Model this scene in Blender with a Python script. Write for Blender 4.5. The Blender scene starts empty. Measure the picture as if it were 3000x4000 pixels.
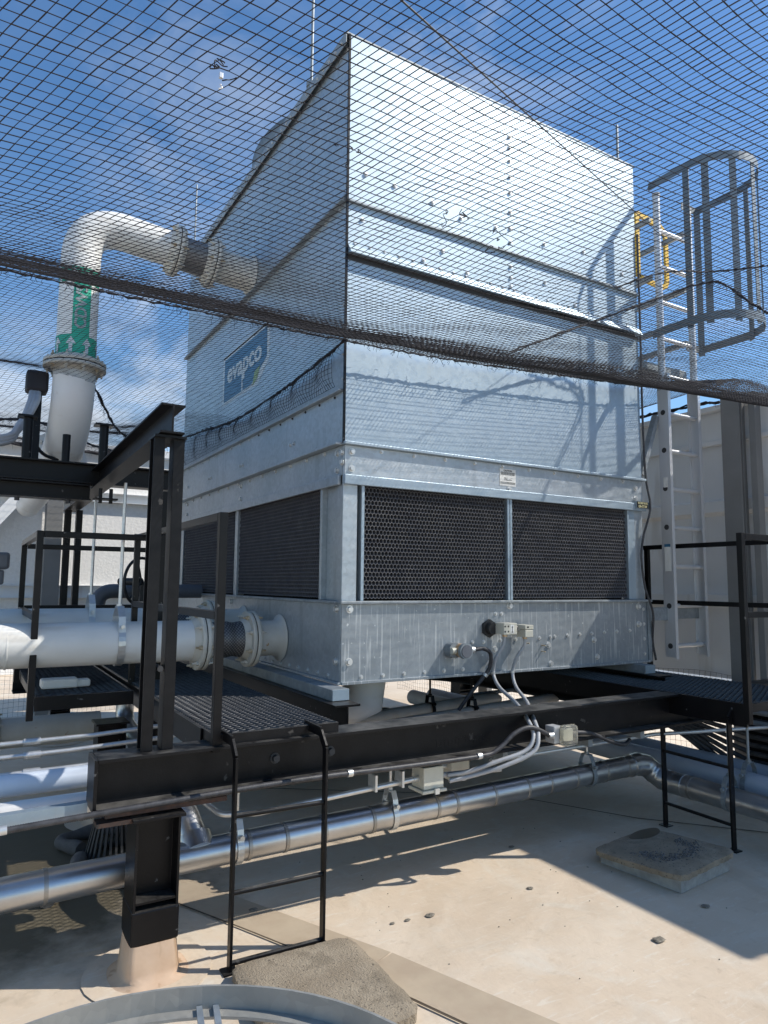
import bpy, bmesh, math, random
import numpy as np
from mathutils import Vector, Matrix
random.seed(7); rng = np.random.default_rng(7)
sc = bpy.context.scene
R_ = math.radians

# ------------------------------------------------------------------ camera
CAM = Vector((-1.832, -3.511, 1.5))
cam = bpy.data.cameras.new('camera'); cam.sensor_fit = 'VERTICAL'; cam.sensor_height = 36; cam.sensor_width = 27
cam.lens = 2707 / 4000 * 36; cam.clip_start = 0.05; cam.clip_end = 3000
co = bpy.data.objects.new('camera', cam); sc.collection.objects.link(co)
Rm = Matrix(((0.857, -0.061, -0.512), (-0.515, -0.084, -0.853), (0.010, 0.995, -0.103)))
q = Rm.to_quaternion(); q.normalize()
co.rotation_mode = 'QUATERNION'; co.rotation_quaternion = q; co.location = CAM
sc.camera = co

# ------------------------------------------------------------------ world and sun
SUN_AZ = (0.875, -0.485); SUN_EL = 46.0
w = bpy.data.worlds.new('World'); sc.world = w; w.use_nodes = True
nt = w.node_tree; nt.nodes.clear()
def N(tree, typ, **kw):
    n = tree.nodes.new(typ)
    for k, v in kw.items():
        if k in n.inputs.keys() if hasattr(n, 'inputs') else False: n.inputs[k].default_value = v
        else: setattr(n, k, v)
    return n
out = N(nt, 'ShaderNodeOutputWorld'); bg = N(nt, 'ShaderNodeBackground')
sky = N(nt, 'ShaderNodeTexSky'); sky.sky_type = 'NISHITA'; sky.sun_disc = False
sky.sun_elevation = R_(SUN_EL); sky.sun_rotation = math.atan2(SUN_AZ[0], SUN_AZ[1])
sky.air_density = 1.0; sky.dust_density = 0.3; sky.ozone_density = 2.2
hsv = N(nt, 'ShaderNodeHueSaturation'); hsv.inputs['Saturation'].default_value = 1.2; hsv.inputs['Value'].default_value = 1.8
nt.links.new(sky.outputs[0], hsv.inputs['Color'])
tc = N(nt, 'ShaderNodeTexCoord')
noise = N(nt, 'ShaderNodeTexNoise'); noise.inputs['Scale'].default_value = 3.2; noise.inputs['Detail'].default_value = 9; noise.inputs['Roughness'].default_value = 0.62
noise.inputs['Distortion'].default_value = 0.5
mp = N(nt, 'ShaderNodeMapping'); mp.inputs['Scale'].default_value = (1.0, 1.0, 2.4)
nt.links.new(tc.outputs['Generated'], mp.inputs[0]); nt.links.new(mp.outputs[0], noise.inputs['Vector'])
def blob(d, c0, c1):      # soft region of the sky dome around direction d
    dp = N(nt, 'ShaderNodeVectorMath'); dp.operation = 'DOT_PRODUCT'
    v = Vector(d).normalized(); dp.inputs[1].default_value = v
    nt.links.new(tc.outputs['Generated'], dp.inputs[0])
    mr = N(nt, 'ShaderNodeMapRange'); mr.inputs['From Min'].default_value = c0; mr.inputs['From Max'].default_value = c1
    mr.interpolation_type = 'SMOOTHSTEP'
    nt.links.new(dp.outputs['Value'], mr.inputs['Value']); return mr.outputs[0]
def mth(op, a, b):
    m = N(nt, 'ShaderNodeMath'); m.operation = op
    for i, x in enumerate((a, b)):
        if isinstance(x, (int, float)): m.inputs[i].default_value = x
        else: nt.links.new(x, m.inputs[i])
    return m.outputs[0]
def pxdir(x, y):
    c = Vector(((x - 1500) / 2707, -(y - 2000) / 2707, -1)); return Rm @ c
bl = None
for (x, y, a, b, k) in [(850, 560, .978, .999, .32), (620, 1330, .992, .9995, .8), (720, 1600, .990, .9995, .8), (100, 1650, .985, .999, .7), (2900, 1750, .97, .999, .45), (1900, 60, .985, .9995, .45)]:
    o_ = mth('MULTIPLY', blob(pxdir(x, y), a, b), k)
    bl = o_ if bl is None else mth('MAXIMUM', bl, o_)
bl = mth('MAXIMUM', bl, 0.05)
dn = mth('MULTIPLY', mth('MAXIMUM', mth('SUBTRACT', noise.outputs[0], 0.40), 0.0), 4.2)
cl = mth('MINIMUM', mth('MULTIPLY', dn, bl), 0.85)
mx = N(nt, 'ShaderNodeMix'); mx.data_type = 'RGBA'; mx.inputs[7].default_value = (9.0, 9.6, 10.4, 1)
nt.links.new(cl, mx.inputs[0]); nt.links.new(hsv.outputs[0], mx.inputs[6])
nt.links.new(mx.outputs[2], bg.inputs[0]); bg.inputs[1].default_value = 0.095
nt.links.new(bg.outputs[0], out.inputs[0])

sun = bpy.data.lights.new('sun', 'SUN'); sun.energy = 5.0; sun.angle = R_(0.53); sun.color = (1.0, 0.95, 0.87)
so = bpy.data.objects.new('sun', sun); sc.collection.objects.link(so)
sd = Vector((SUN_AZ[0], SUN_AZ[1], math.tan(R_(SUN_EL)))).normalized()
so.rotation_euler = sd.to_track_quat('Z', 'Y').to_euler(); so.location = (6, -4, 8)
sc.view_settings.view_transform = 'Standard'; sc.view_settings.look = 'None'; sc.view_settings.exposure = 0.06; sc.view_settings.gamma = 1
sc.render.resolution_x = 768; sc.render.resolution_y = 1024

# ------------------------------------------------------------------ materials
def mat(name, c1, c2=None, rough=0.5, metal=0.0, scale=8.0, detail=5, stretch=None, lo=0.35, hi=0.65, bump=0.0, bscale=60.0,
        spec=None, dust=None, spangle=0.0, streak=None, spots=None, alpha=None, trans=0.0):
    m = bpy.data.materials.new(name); m.use_nodes = True; t = m.node_tree; b = t.nodes['Principled BSDF']
    b.inputs['Roughness'].default_value = rough; b.inputs['Metallic'].default_value = metal
    if spec is not None: b.inputs['Specular IOR Level'].default_value = spec
    tcn = N(t, 'ShaderNodeTexCoord'); mpn = N(t, 'ShaderNodeMapping')
    t.links.new(tcn.outputs['Object'], mpn.inputs[0])
    if stretch: mpn.inputs['Scale'].default_value = stretch
    col = None
    if c2 is None: c2 = tuple(v * 0.82 for v in c1)
    no = N(t, 'ShaderNodeTexNoise'); no.inputs['Scale'].default_value = scale; no.inputs['Detail'].default_value = detail; no.inputs['Roughness'].default_value = 0.6
    t.links.new(mpn.outputs[0], no.inputs['Vector'])
    rp = N(t, 'ShaderNodeValToRGB'); rp.color_ramp.elements[0].position = lo; rp.color_ramp.elements[1].position = hi
    rp.color_ramp.elements[0].color = (*c1, 1); rp.color_ramp.elements[1].color = (*c2, 1)
    t.links.new(no.outputs[0], rp.inputs[0]); col = rp.outputs[0]
    def mixin(fac, colr):
        nonlocal col
        x = N(t, 'ShaderNodeMix'); x.data_type = 'RGBA'; t.links.new(fac, x.inputs[0]); t.links.new(col, x.inputs[6]); x.inputs[7].default_value = (*colr, 1); col = x.outputs[2]
    if spangle:
        vo = N(t, 'ShaderNodeTexVoronoi'); vo.inputs['Scale'].default_value = 45; t.links.new(tcn.outputs['Object'], vo.inputs['Vector'])
        sp = N(t, 'ShaderNodeSeparateColor'); t.links.new(vo.outputs['Color'], sp.inputs[0])
        mr = N(t, 'ShaderNodeMapRange'); mr.inputs['To Min'].default_value = 1 - spangle; mr.inputs['To Max'].default_value = 1 + spangle
        t.links.new(sp.outputs[0], mr.inputs['Value'])
        vm = N(t, 'ShaderNodeVectorMath'); vm.operation = 'SCALE'; t.links.new(col, vm.inputs[0]); t.links.new(mr.outputs[0], vm.inputs['Scale']); col = vm.outputs[0]
        mr2 = N(t, 'ShaderNodeMapRange'); mr2.inputs['To Min'].default_value = rough - .06; mr2.inputs['To Max'].default_value = rough + .08
        t.links.new(sp.outputs[1], mr2.inputs['Value']); t.links.new(mr2.outputs[0], b.inputs['Roughness'])
    if streak:   # (colour, scale vector, threshold, strength) : runs of lime or dirt down a sheet
        sc_, vec, th, st = streak
        mp2 = N(t, 'ShaderNodeMapping'); mp2.inputs['Scale'].default_value = vec; t.links.new(tcn.outputs['Object'], mp2.inputs[0])
        n2 = N(t, 'ShaderNodeTexNoise'); n2.inputs['Scale'].default_value = 1.0; n2.inputs['Detail'].default_value = 3; n2.inputs['Distortion'].default_value = .25; t.links.new(mp2.outputs[0], n2.inputs['Vector'])
        mr3 = N(t, 'ShaderNodeMapRange'); mr3.inputs['From Min'].default_value = th; mr3.inputs['From Max'].default_value = th + .07; mr3.inputs['To Max'].default_value = st
        t.links.new(n2.outputs[0], mr3.inputs['Value']); mixin(mr3.outputs[0], sc_)
    if spots:    # (colour, scale, threshold)
        n3 = N(t, 'ShaderNodeTexNoise'); n3.inputs['Scale'].default_value = spots[1]; n3.inputs['Detail'].default_value = 4; t.links.new(tcn.outputs['Object'], n3.inputs['Vector'])
        mr4 = N(t, 'ShaderNodeMapRange'); mr4.inputs['From Min'].default_value = spots[2]; mr4.inputs['From Max'].default_value = spots[2] + .04
        t.links.new(n3.outputs[0], mr4.inputs['Value']); mixin(mr4.outputs[0], spots[0])
    if dust:
        ge = N(t, 'ShaderNodeNewGeometry'); sx_ = N(t, 'ShaderNodeSeparateXYZ'); t.links.new(ge.outputs['True Normal'], sx_.inputs[0])
        n5 = N(t, 'ShaderNodeTexNoise'); n5.inputs['Scale'].default_value = 7; n5.inputs['Detail'].default_value = 8; n5.inputs['Roughness'].default_value = .7; t.links.new(tcn.outputs['Object'], n5.inputs['Vector'])
        m5 = N(t, 'ShaderNodeMapRange'); m5.inputs['From Min'].default_value = .6; m5.inputs['From Max'].default_value = .95; t.links.new(sx_.outputs[2], m5.inputs['Value'])
        m6 = N(t, 'ShaderNodeMapRange'); m6.inputs['From Min'].default_value = .38; m6.inputs['From Max'].default_value = .66; t.links.new(n5.outputs[0], m6.inputs['Value'])
        m7 = N(t, 'ShaderNodeMath'); m7.operation = 'MULTIPLY'; t.links.new(m5.outputs[0], m7.inputs[0]); t.links.new(m6.outputs[0], m7.inputs[1]); mixin(m7.outputs[0], dust)
    t.links.new(col, b.inputs['Base Color'])
    if bump:
        n4 = N(t, 'ShaderNodeTexNoise'); n4.inputs['Scale'].default_value = bscale; n4.inputs['Detail'].default_value = 6; t.links.new(tcn.outputs['Object'], n4.inputs['Vector'])
        bm = N(t, 'ShaderNodeBump'); bm.inputs['Strength'].default_value = bump; bm.inputs['Distance'].default_value = .01
        t.links.new(n4.outputs[0], bm.inputs['Height']); t.links.new(bm.outputs[0], b.inputs['Normal'])
    if trans: b.inputs['Transmission Weight'].default_value = trans
    return m
G = 'galv'
M = dict(
    galv=mat('galvanized_sheet', (.40, .45, .48), (.48, .52, .55), rough=.46, metal=.72, scale=2.2, spangle=.07, bump=.012, bscale=5, streak=((.30, .33, .35), (9, 9, 1.2), .60, .35)),
    galv_clean=mat('bright_galvanized_sheet', (.34, .42, .48), (.39, .47, .53), rough=.5, metal=.6, scale=1.6, spangle=.02, streak=((.40, .40, .37), (14, 14, .9), .63, .15)),
    galv_basin=mat('lime_streaked_galvanized_sheet', (.27, .30, .32), (.34, .37, .39), rough=.48, metal=.5, scale=3, spangle=.05, bump=.02, bscale=8, streak=((.60, .62, .62), (70, 70, 3.0), .575, .7), spots=((.60, .63, .63), 38, .67)),
    galv_dark=mat('weathered_galvanized_steel', (.22, .25, .265), (.32, .35, .37), rough=.55, metal=.4, scale=6, spangle=.08, bump=.05, bscale=20),
    alu=mat('aluminium', (.64, .65, .66), (.70, .71, .72), rough=.42, metal=.45, scale=6, stretch=(1, 1, .1), bump=.03, bscale=50),
    clad=mat('aluminium_cladding', (.58, .58, .58), (.48, .48, .48), rough=.33, metal=.95, scale=5, bump=.12, bscale=7),
    band=mat('dull_band', (.35, .33, .30), (.45, .43, .40), rough=.45, metal=.8),
    black=mat('black_painted_steel', (.003, .003, .004), (.006, .006, .007), rough=.36, spec=.25, dust=(.07, .066, .06), scale=5, bump=.05, bscale=90, spots=((.10, .10, .10), 26, .70)),
    black2=mat('dusty_black_painted_steel', (.003, .003, .004), (.009, .009, .010), rough=.42, spec=.25, dust=(.13, .125, .115), scale=9, bump=.06, bscale=120, spots=((.07, .065, .06), 16, .68)),
    white=mat('white_pipe_paint', (.80, .79, .76), (.73, .72, .68), rough=.42, scale=3, bump=.06, bscale=14, streak=((.50, .43, .33), (2.5, 7, 7), .60, .30), spots=((.42, .22, .09), 21, .765)),
    ivory=mat('ivory_pipe_paint', (.66, .63, .56), (.58, .54, .46), rough=.5, scale=7, bump=.05, bscale=40, spots=((.45, .28, .12), 24, .70)),
    bluewhite=mat('pale_blue_pipe_paint', (.66, .72, .80), (.60, .66, .74), rough=.45, scale=4, spots=((.45, .22, .08), 30, .735)),
    brown=mat('braided_hose', (.26, .25, .24), (.16, .15, .14), rough=.5, metal=.4, scale=60),
    rust=mat('rusty_bolt', (.42, .30, .17), (.6, .52, .38), rough=.7, scale=40),
    meshs=mat('worn_black_mesh', (.02, .022, .026), (.05, .053, .06), rough=.35, metal=.4, scale=30),
    cage=mat('dull_cage_steel', (.13, .16, .18), (.19, .22, .24), rough=.5, metal=.3, scale=5),
    ringm=mat('dusty_galvanized_ring', (.27, .27, .25), (.36, .35, .32), rough=.6, metal=.25, scale=5, spangle=.06),
    shim=mat('rusty_black_plate', (.02, .018, .017), (.11, .05, .03), rough=.7, scale=14),
    zinc=mat('zinc_fitting', (.62, .63, .62), (.72, .72, .70), rough=.38, metal=.7, scale=30),
    ground=None,
    pvc=mat('dark_grey_fill_media', (.075, .075, .085), (.10, .10, .11), rough=.5, scale=12),
    pvcrim=mat('media_edge_sun_tint', (.13, .13, .14), (.21, .205, .20), rough=.6, scale=9),  # paler rim colour stands in for sunlight on the cell edges
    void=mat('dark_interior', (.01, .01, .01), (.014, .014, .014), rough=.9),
    net=mat('black_netting', (.012, .011, .014), (.02, .018, .022), rough=.7),
    beige=mat('beige_plastic', (.62, .60, .50), (.56, .54, .45), rough=.45, scale=14, spots=((.40, .34, .24), 30, .70)),
    greyp=mat('grey_conduit', (.36, .37, .38), (.42, .43, .44), rough=.5, scale=20),
    blackp=mat('black_plastic', (.02, .02, .021), (.03, .03, .03), rough=.45, scale=20),
    cable=mat('black_ribbed_conduit', (.025, .025, .028), (.06, .06, .065), rough=.5, scale=30),
    brass=mat('brass', (.50, .30, .14), (.62, .50, .36), rough=.45, metal=.6, scale=40),
    wallp=mat('painted_steel_wall', (.76, .775, .78), (.80, .81, .81), rough=.7, scale=2, bump=.02, bscale=120, streak=((.46, .42, .36), (5, 5, .7), .62, .35)),
    wallr=mat('rough_painted_wall', (.86, .84, .80), (.78, .76, .72), rough=.85, scale=26, detail=8, bump=.45, bscale=38),
    colm=mat('grey_painted_column', (.20, .20, .195), (.17, .17, .165), rough=.6, scale=3),
    yellow=mat('yellow_paint', (.80, .50, .03), (.72, .44, .03), rough=.45),
    green=mat('green_tape', (.01, .36, .23), (.015, .40, .26), rough=.4),
    blue=mat('blue_logo_film', (.03, .13, .24), (.04, .15, .26), rough=.4),
    lime=mat('lime_logo_film', (.30, .38, .12), rough=.4),
    paper=mat('label_white', (.78, .78, .74), (.72, .72, .68), rough=.6, scale=20),
    ink=mat('label_ink', (.03, .03, .03), rough=.6),
    lwhite=mat('white_lettering', (.62, .66, .68), (.58, .62, .64), rough=.5),
    tagp=mat('tag_plate', (.02, .02, .02), rough=.4), gold=mat('tag_lettering', (.75, .70, .40), rough=.5),
    conc=mat('concrete_paver', (.25, .20, .14), (.36, .30, .22), rough=.95, scale=5, detail=12, streak=((.16, .13, .09), (6, 6, 6), .58, .5), bump=.7, bscale=140, spots=((.12, .10, .075), 90, .62)),
    foam=mat('foam_board', (.40, .39, .36), (.28, .27, .25), rough=.9, scale=20, bump=.3, bscale=60),
    stone=mat('stone_chip', (.16, .14, .11), (.28, .25, .2), rough=.95, scale=60, bump=.5, bscale=90),
    wrap=mat('roof_membrane_wrap', (.60, .44, .31), (.52, .36, .24), rough=.75, scale=7, bump=.2, bscale=10, streak=((.26, .15, .07), (14, 14, 2.0), .57, .6)),
    hose=mat('grey_sock', (.14, .13, .12), (.10, .095, .09), rough=.9, scale=20, bump=.4, bscale=30),
    iron=mat('cast_iron', (.03, .03, .032), (.05, .05, .05), rough=.6, scale=20),
    bluep=mat('blue_plastic', (.03, .10, .20), rough=.5),
    pipegrey=mat('grey_pvc_pipe', (.11, .12, .14), (.14, .15, .17), rough=.45, scale=6),
    gasket=mat('black_gasket', (.01, .01, .01), rough=.7),
)
def glass():
    m = bpy.data.materials.new('clear_cover'); m.use_nodes = True; b = m.node_tree.nodes['Principled BSDF']
    b.inputs['Base Color'].default_value = (.86, .84, .74, 1); b.inputs['Roughness'].default_value = .08; b.inputs['Transmission Weight'].default_value = .85; b.inputs['IOR'].default_value = 1.2
    return m
M['glass'] = glass()
def ground_mat():
    m = bpy.data.materials.new('roof_membrane'); m.use_nodes = True; t = m.node_tree; b = t.nodes['Principled BSDF']; b.inputs['Roughness'].default_value = .8
    tcn = N(t, 'ShaderNodeTexCoord'); L = t.links
    def noise(s, d, vec=None, dist=0, rgh=.6):
        n = N(t, 'ShaderNodeTexNoise'); n.inputs['Scale'].default_value = s; n.inputs['Detail'].default_value = d; n.inputs['Distortion'].default_value = dist; n.inputs['Roughness'].default_value = rgh
        if vec:
            mpn = N(t, 'ShaderNodeMapping'); mpn.inputs['Scale'].default_value = vec; mpn.inputs['Rotation'].default_value = (0, 0, R_(28)); L.new(tcn.outputs['Object'], mpn.inputs[0]); L.new(mpn.outputs[0], n.inputs['Vector'])
        else: L.new(tcn.outputs['Object'], n.inputs['Vector'])
        return n.outputs[0]
    def rng_(v, a, bb, lo=0, hi=1):
        r = N(t, 'ShaderNodeMapRange'); r.inputs['From Min'].default_value = a; r.inputs['From Max'].default_value = bb; r.inputs['To Min'].default_value = lo; r.inputs['To Max'].default_value = hi; L.new(v, r.inputs['Value']); return r.outputs[0]
    def mix(f, a, bcol):
        x = N(t, 'ShaderNodeMix'); x.data_type = 'RGBA'; L.new(f, x.inputs[0])
        for i, c in ((6, a), (7, bcol)):
            if isinstance(c, tuple): x.inputs[i].default_value = (*c, 1)
            else: L.new(c, x.inputs[i])
        return x.outputs[2]
    base = mix(rng_(noise(1.3, 6), .38, .62), (.67, .56, .43), (.61, .49, .36))
    base = mix(rng_(noise(2.4, 8, None, 1.6), .52, .72, 0, .7), base, (.66, .60, .50))
    base = mix(rng_(noise(7, 8, (1, 5, 1), .8, .7), .56, .64, 0, .45), base, (.70, .65, .56))
    base = mix(rng_(noise(16, 7, None, .4), .58, .74, 0, .5), base, (.46, .36, .25))
    base = mix(rng_(noise(.9, 7, None, 1.2, .65), .50, .62, 0, .32), base, (.44, .34, .235))
    base = mix(rng_(noise(3.2, 9, (1, 9, 1), 2.5, .75), .60, .64, 0, .35), base, (.74, .70, .62))
    # dark algae patch on the low ground near the drain: distance from a fixed spot, broken up by noise
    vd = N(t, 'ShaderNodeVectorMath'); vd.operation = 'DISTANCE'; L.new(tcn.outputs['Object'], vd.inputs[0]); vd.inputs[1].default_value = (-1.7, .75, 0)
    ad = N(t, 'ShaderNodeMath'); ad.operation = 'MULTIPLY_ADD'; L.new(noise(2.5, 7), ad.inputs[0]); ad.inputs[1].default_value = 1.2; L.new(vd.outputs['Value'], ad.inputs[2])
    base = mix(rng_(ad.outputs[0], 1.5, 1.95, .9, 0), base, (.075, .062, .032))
    sp = mix(rng_(noise(5, 3), .735, .75), base, (.10, .08, .055))
    far = N(t, 'ShaderNodeVectorMath'); far.operation = 'LENGTH'; L.new(tcn.outputs['Object'], far.inputs[0])
    sp = mix(rng_(far.outputs['Value'], 13, 14), sp, (.72, .71, .68))
    L.new(sp, b.inputs['Base Color'])
    bm = N(t, 'ShaderNodeBump'); bm.inputs['Strength'].default_value = .35; bm.inputs['Distance'].default_value = .012; L.new(noise(5, 8, None, .8), bm.inputs['Height']); L.new(bm.outputs[0], b.inputs['Normal'])
    return m
M['ground'] = ground_mat()

# ------------------------------------------------------------------ builders
WL = {}
def tag(o, label=None, cat=None, group=None, kind=None):
    if label: o['label'] = label
    if cat: o['category'] = cat
    if group: o['group'] = group
    if kind: o['kind'] = kind
    return o
def thing(name, loc, label, cat, group=None):
    o = bpy.data.objects.new(name, None); o.empty_display_size = .1; sc.collection.objects.link(o); o.location = loc; WL[o.name] = Vector(loc)
    return tag(o, label, cat, group)
class MB:
    def __init__(s): s.v = []; s.f = []; s.sm = []
    def add(s, vs, fs, smooth=False):
        n = len(s.v); s.v += [tuple(v) for v in vs]; s.f += [tuple(i + n for i in f) for f in fs]; s.sm += [smooth] * len(fs); return s
    def box(s, x0, x1, y0, y1, z0, z1):
        vs = [(x, y, z) for z in (z0, z1) for y in (y0, y1) for x in (x0, x1)]
        return s.add(vs, [(0, 2, 3, 1), (4, 5, 7, 6), (0, 1, 5, 4), (2, 6, 7, 3), (0, 4, 6, 2), (1, 3, 7, 5)])
    def bar(s, p, q_, wx, wy, up=(0, 0, 1)):      # rectangular bar from p to q
        return s.prof([(-wx / 2, -wy / 2), (wx / 2, -wy / 2), (wx / 2, wy / 2), (-wx / 2, wy / 2)], p, q_, up)
    def prof(s, pts, p, q_, up=(0, 0, 1)):        # profile pts (side, up) swept p->q
        p = Vector(p); q_ = Vector(q_); d = (q_ - p).normalized(); u = Vector(up)
        if abs(d.dot(u)) > .99: u = Vector((0, 1, 0))
        sde = d.cross(u).normalized(); u = sde.cross(d).normalized(); n = len(pts)
        vs = [p + sde * a + u * b for a, b in pts] + [q_ + sde * a + u * b for a, b in pts]
        fs = [(i, (i + 1) % n, n + (i + 1) % n, n + i) for i in range(n)] + [tuple(range(n - 1, -1, -1)), tuple(range(n, 2 * n))]
        return s.add(vs, fs)
    def ibeam(s, p, q_, h, b, tf=.012, tw=.010, up=(0, 0, 1)):
        H = h / 2; B = b / 2; W = tw / 2
        pts = [(-B, -H), (B, -H), (B, -H + tf), (W, -H + tf), (W, H - tf), (B, H - tf), (B, H), (-B, H), (-B, H - tf), (-W, H - tf), (-W, -H + tf), (-B, -H + tf)]
        return s.prof(pts, p, q_, up)
    def channel(s, p, q_, h, b, t=.008, up=(0, 0, 1), flip=1):
        H = h / 2; pts = [(0, -H), (b * flip, -H), (b * flip, -H + t), (t * flip, -H + t), (t * flip, H - t), (b * flip, H - t), (b * flip, H), (0, H)]
        return s.prof(pts, p, q_, up)
    def tube(s, path, r, n=16, caps=True, inner=None):
        P = [Vector(p) for p in path]; rr = r if hasattr(r, '__len__') else [r] * len(P)
        T = []
        for i in range(len(P)):
            a = P[max(i - 1, 0)]; b = P[min(i + 1, len(P) - 1)]; T.append((b - a).normalized())
        u = Vector((0, 0, 1)) if abs(T[0].z) < .9 else Vector((1, 0, 0))
        nrm = (u - T[0] * u.dot(T[0])).normalized(); vs = []
        for i in range(len(P)):
            nrm = (nrm - T[i] * nrm.dot(T[i])).normalized(); bi = T[i].cross(nrm)
            for k in range(n):
                a = 2 * math.pi * k / n; vs.append(P[i] + (nrm * math.cos(a) + bi * math.sin(a)) * rr[i])
        fs = [(i * n + k, i * n + (k + 1) % n, (i + 1) * n + (k + 1) % n, (i + 1) * n + k) for i in range(len(P) - 1) for k in range(n)]
        s.add(vs, fs, True)
        if caps:
            s.add(vs[:n], [tuple(range(n - 1, -1, -1))]); s.add(vs[-n:], [tuple(range(n))])
        return s
    def cyl(s, p, q_, r, n=20): return s.tube([p, q_], r, n)
    def hexb(s, c, d, r=.012, h=.01, washer=True):
        c = Vector(c); d = Vector(d).normalized()
        if washer: s.tube([c, c + d * .003], r * 1.45, 14)
        s.tube([c + d * .002, c + d * (h + .002)], r, 6); s.sm[-8:] = [False] * 8
        return s
    def build(s, name, m, parent=None, origin=None, bevel=0, root=None):
        me = bpy.data.meshes.new(name)
        org = Vector((0, 0, 0))
        if parent is not None: org = WL[parent.name]
        elif origin is not None: org = Vector(origin)
        me.from_pydata([tuple(Vector(v) - org) for v in s.v], [], s.f)
        me.polygons.foreach_set('use_smooth', s.sm)
        me.materials.append(M[m] if isinstance(m, str) else m)
        o = bpy.data.objects.new(name, me); sc.collection.objects.link(o)
        if parent is not None: o.parent = parent
        else: o.location = org
        WL[o.name] = org
        if bevel:
            bv = o.modifiers.new('bevel', 'BEVEL'); bv.width = bevel; bv.segments = 2; bv.limit_method = 'ANGLE'; bv.angle_limit = R_(50)
        return o
def fillet(pts, rad, n=8):       # polyline with rounded corners
    P = [Vector(p) for p in pts]; out_ = [P[0]]
    for i in range(1, len(P) - 1):
        r = rad[i - 1] if hasattr(rad, '__len__') else rad
        a = (P[i - 1] - P[i]).normalized(); b = (P[i + 1] - P[i]).normalized(); half = a.angle(b) / 2
        d = min(r / math.tan(half), (P[i - 1] - P[i]).length * .49, (P[i + 1] - P[i]).length * .49)
        s0 = P[i] + a * d; s1 = P[i] + b * d
        for k in range(n + 1):
            t = k / n; out_.append(s0 * (1 - t) ** 2 + P[i] * 2 * t * (1 - t) + s1 * t ** 2)
    out_.append(P[-1]); return out_
def spline(pts, n=8):
    P = [Vector(p) for p in pts]; P = [P[0] * 2 - P[1]] + P + [P[-1] * 2 - P[-2]]; o = []
    for i in range(1, len(P) - 2):
        for k in range(n):
            t = k / n; a, b, c, d = P[i - 1:i + 3]
            o.append(.5 * ((2 * b) + (c - a) * t + (2 * a - 5 * b + 4 * c - d) * t * t + (-a + 3 * b - 3 * c + d) * t ** 3))
    o.append(P[-2]); return o
def text(body, size, loc, rot, m, parent, name='lettering', ext=.0008, bold=0.0, shear=0.0, sx=1.0, align='CENTER'):
    cu = bpy.data.curves.new('t', 'FONT'); cu.body = body; cu.size = size; cu.extrude = ext; cu.offset = bold; cu.shear = shear; cu.align_x = align; cu.align_y = 'CENTER'
    to = bpy.data.objects.new('t', cu); sc.collection.objects.link(to)
    dg = bpy.context.evaluated_depsgraph_get(); me = bpy.data.meshes.new_from_object(to.evaluated_get(dg))
    bpy.data.objects.remove(to); me.materials.clear(); me.materials.append(M[m])
    o = bpy.data.objects.new(name, me); sc.collection.objects.link(o); o.parent = parent
    mt = Matrix.Translation(Vector(loc) - WL[parent.name]) @ rot.to_4x4() @ Matrix.Diagonal((sx, 1, 1, 1))
    me.transform(mt); WL[o.name] = WL[parent.name]
    return o
ROT_Y = Matrix(((1, 0, 0), (0, 0, -1), (0, 1, 0)))          # text lies on a face looking to -Y, reads along +X
ROT_X = Matrix(((0, 0, -1), (-1, 0, 0), (0, 1, 0)))          # text on a face looking to -X, reads along -Y

# ------------------------------------------------------------------ the setting: roof
gb = MB(); gb.add([(-400, -400, 0), (400, -400, 0), (400, 400, 0), (-400, 400, 0)], [(0, 1, 2, 3)])
tag(gb.build('roof_floor', 'ground', origin=(0, 0, 0)), kind='structure')
seam = mat('membrane_seam', (.42, .33, .235), (.48, .39, .28), rough=.8, scale=6)
seamd = mat('membrane_joint', (.10, .075, .05), rough=.9)
def strip(pts, wdt, z, m, nm):
    b = MB(); P = [Vector(p) for p in pts]
    for a, c in zip(P[:-1], P[1:]):
        n = (c - a).cross(Vector((0, 0, 1))).normalized() * wdt / 2
        b.add([a - n, a + n, c + n, c - n], [(0, 1, 2, 3)])
    b.v = [(x, y, z) for x, y, _ in b.v]
    o = b.build(nm, m, origin=(P[0].x, P[0].y, 0)); tag(o, kind='structure'); return o
strip([(-1.05, .5, 0), (-.6, -.45, 0), (-.34, -1.0, 0), (.0, -1.9, 0), (.6, -3.4, 0)], .20, .004, seam, 'roof_seam')
strip([(-1.17, .48, 0), (-.71, -.47, 0), (-.45, -1.03, 0), (-.12, -1.9, 0)], .010, .007, seamd, 'roof_joint')
strip([(-.5, 1.9, 0), (1.6, .42, 0), (2.0, -.35, 0), (2.49, -.93, 0), (3.3, -2.0, 0)], .012, .004, seamd, 'roof_joint')
# a step in the roof beyond the netting, and a far pale parapet
tag(MB().box(-12, 14, 9.2, 9.6, 0, .35).build('parapet', 'wallp', origin=(0, 9.4, 0), bevel=.01), 'low pale parapet far beyond the netting under the left screen wall', 'parapet')
tag(MB().box(8.2, 8.6, -12, 9.0, 0, .3).build('parapet', 'wallp', origin=(8.4, 0, 0), bevel=.01), 'low pale parapet far beyond the netting under the right screen wall', 'parapet')

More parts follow.
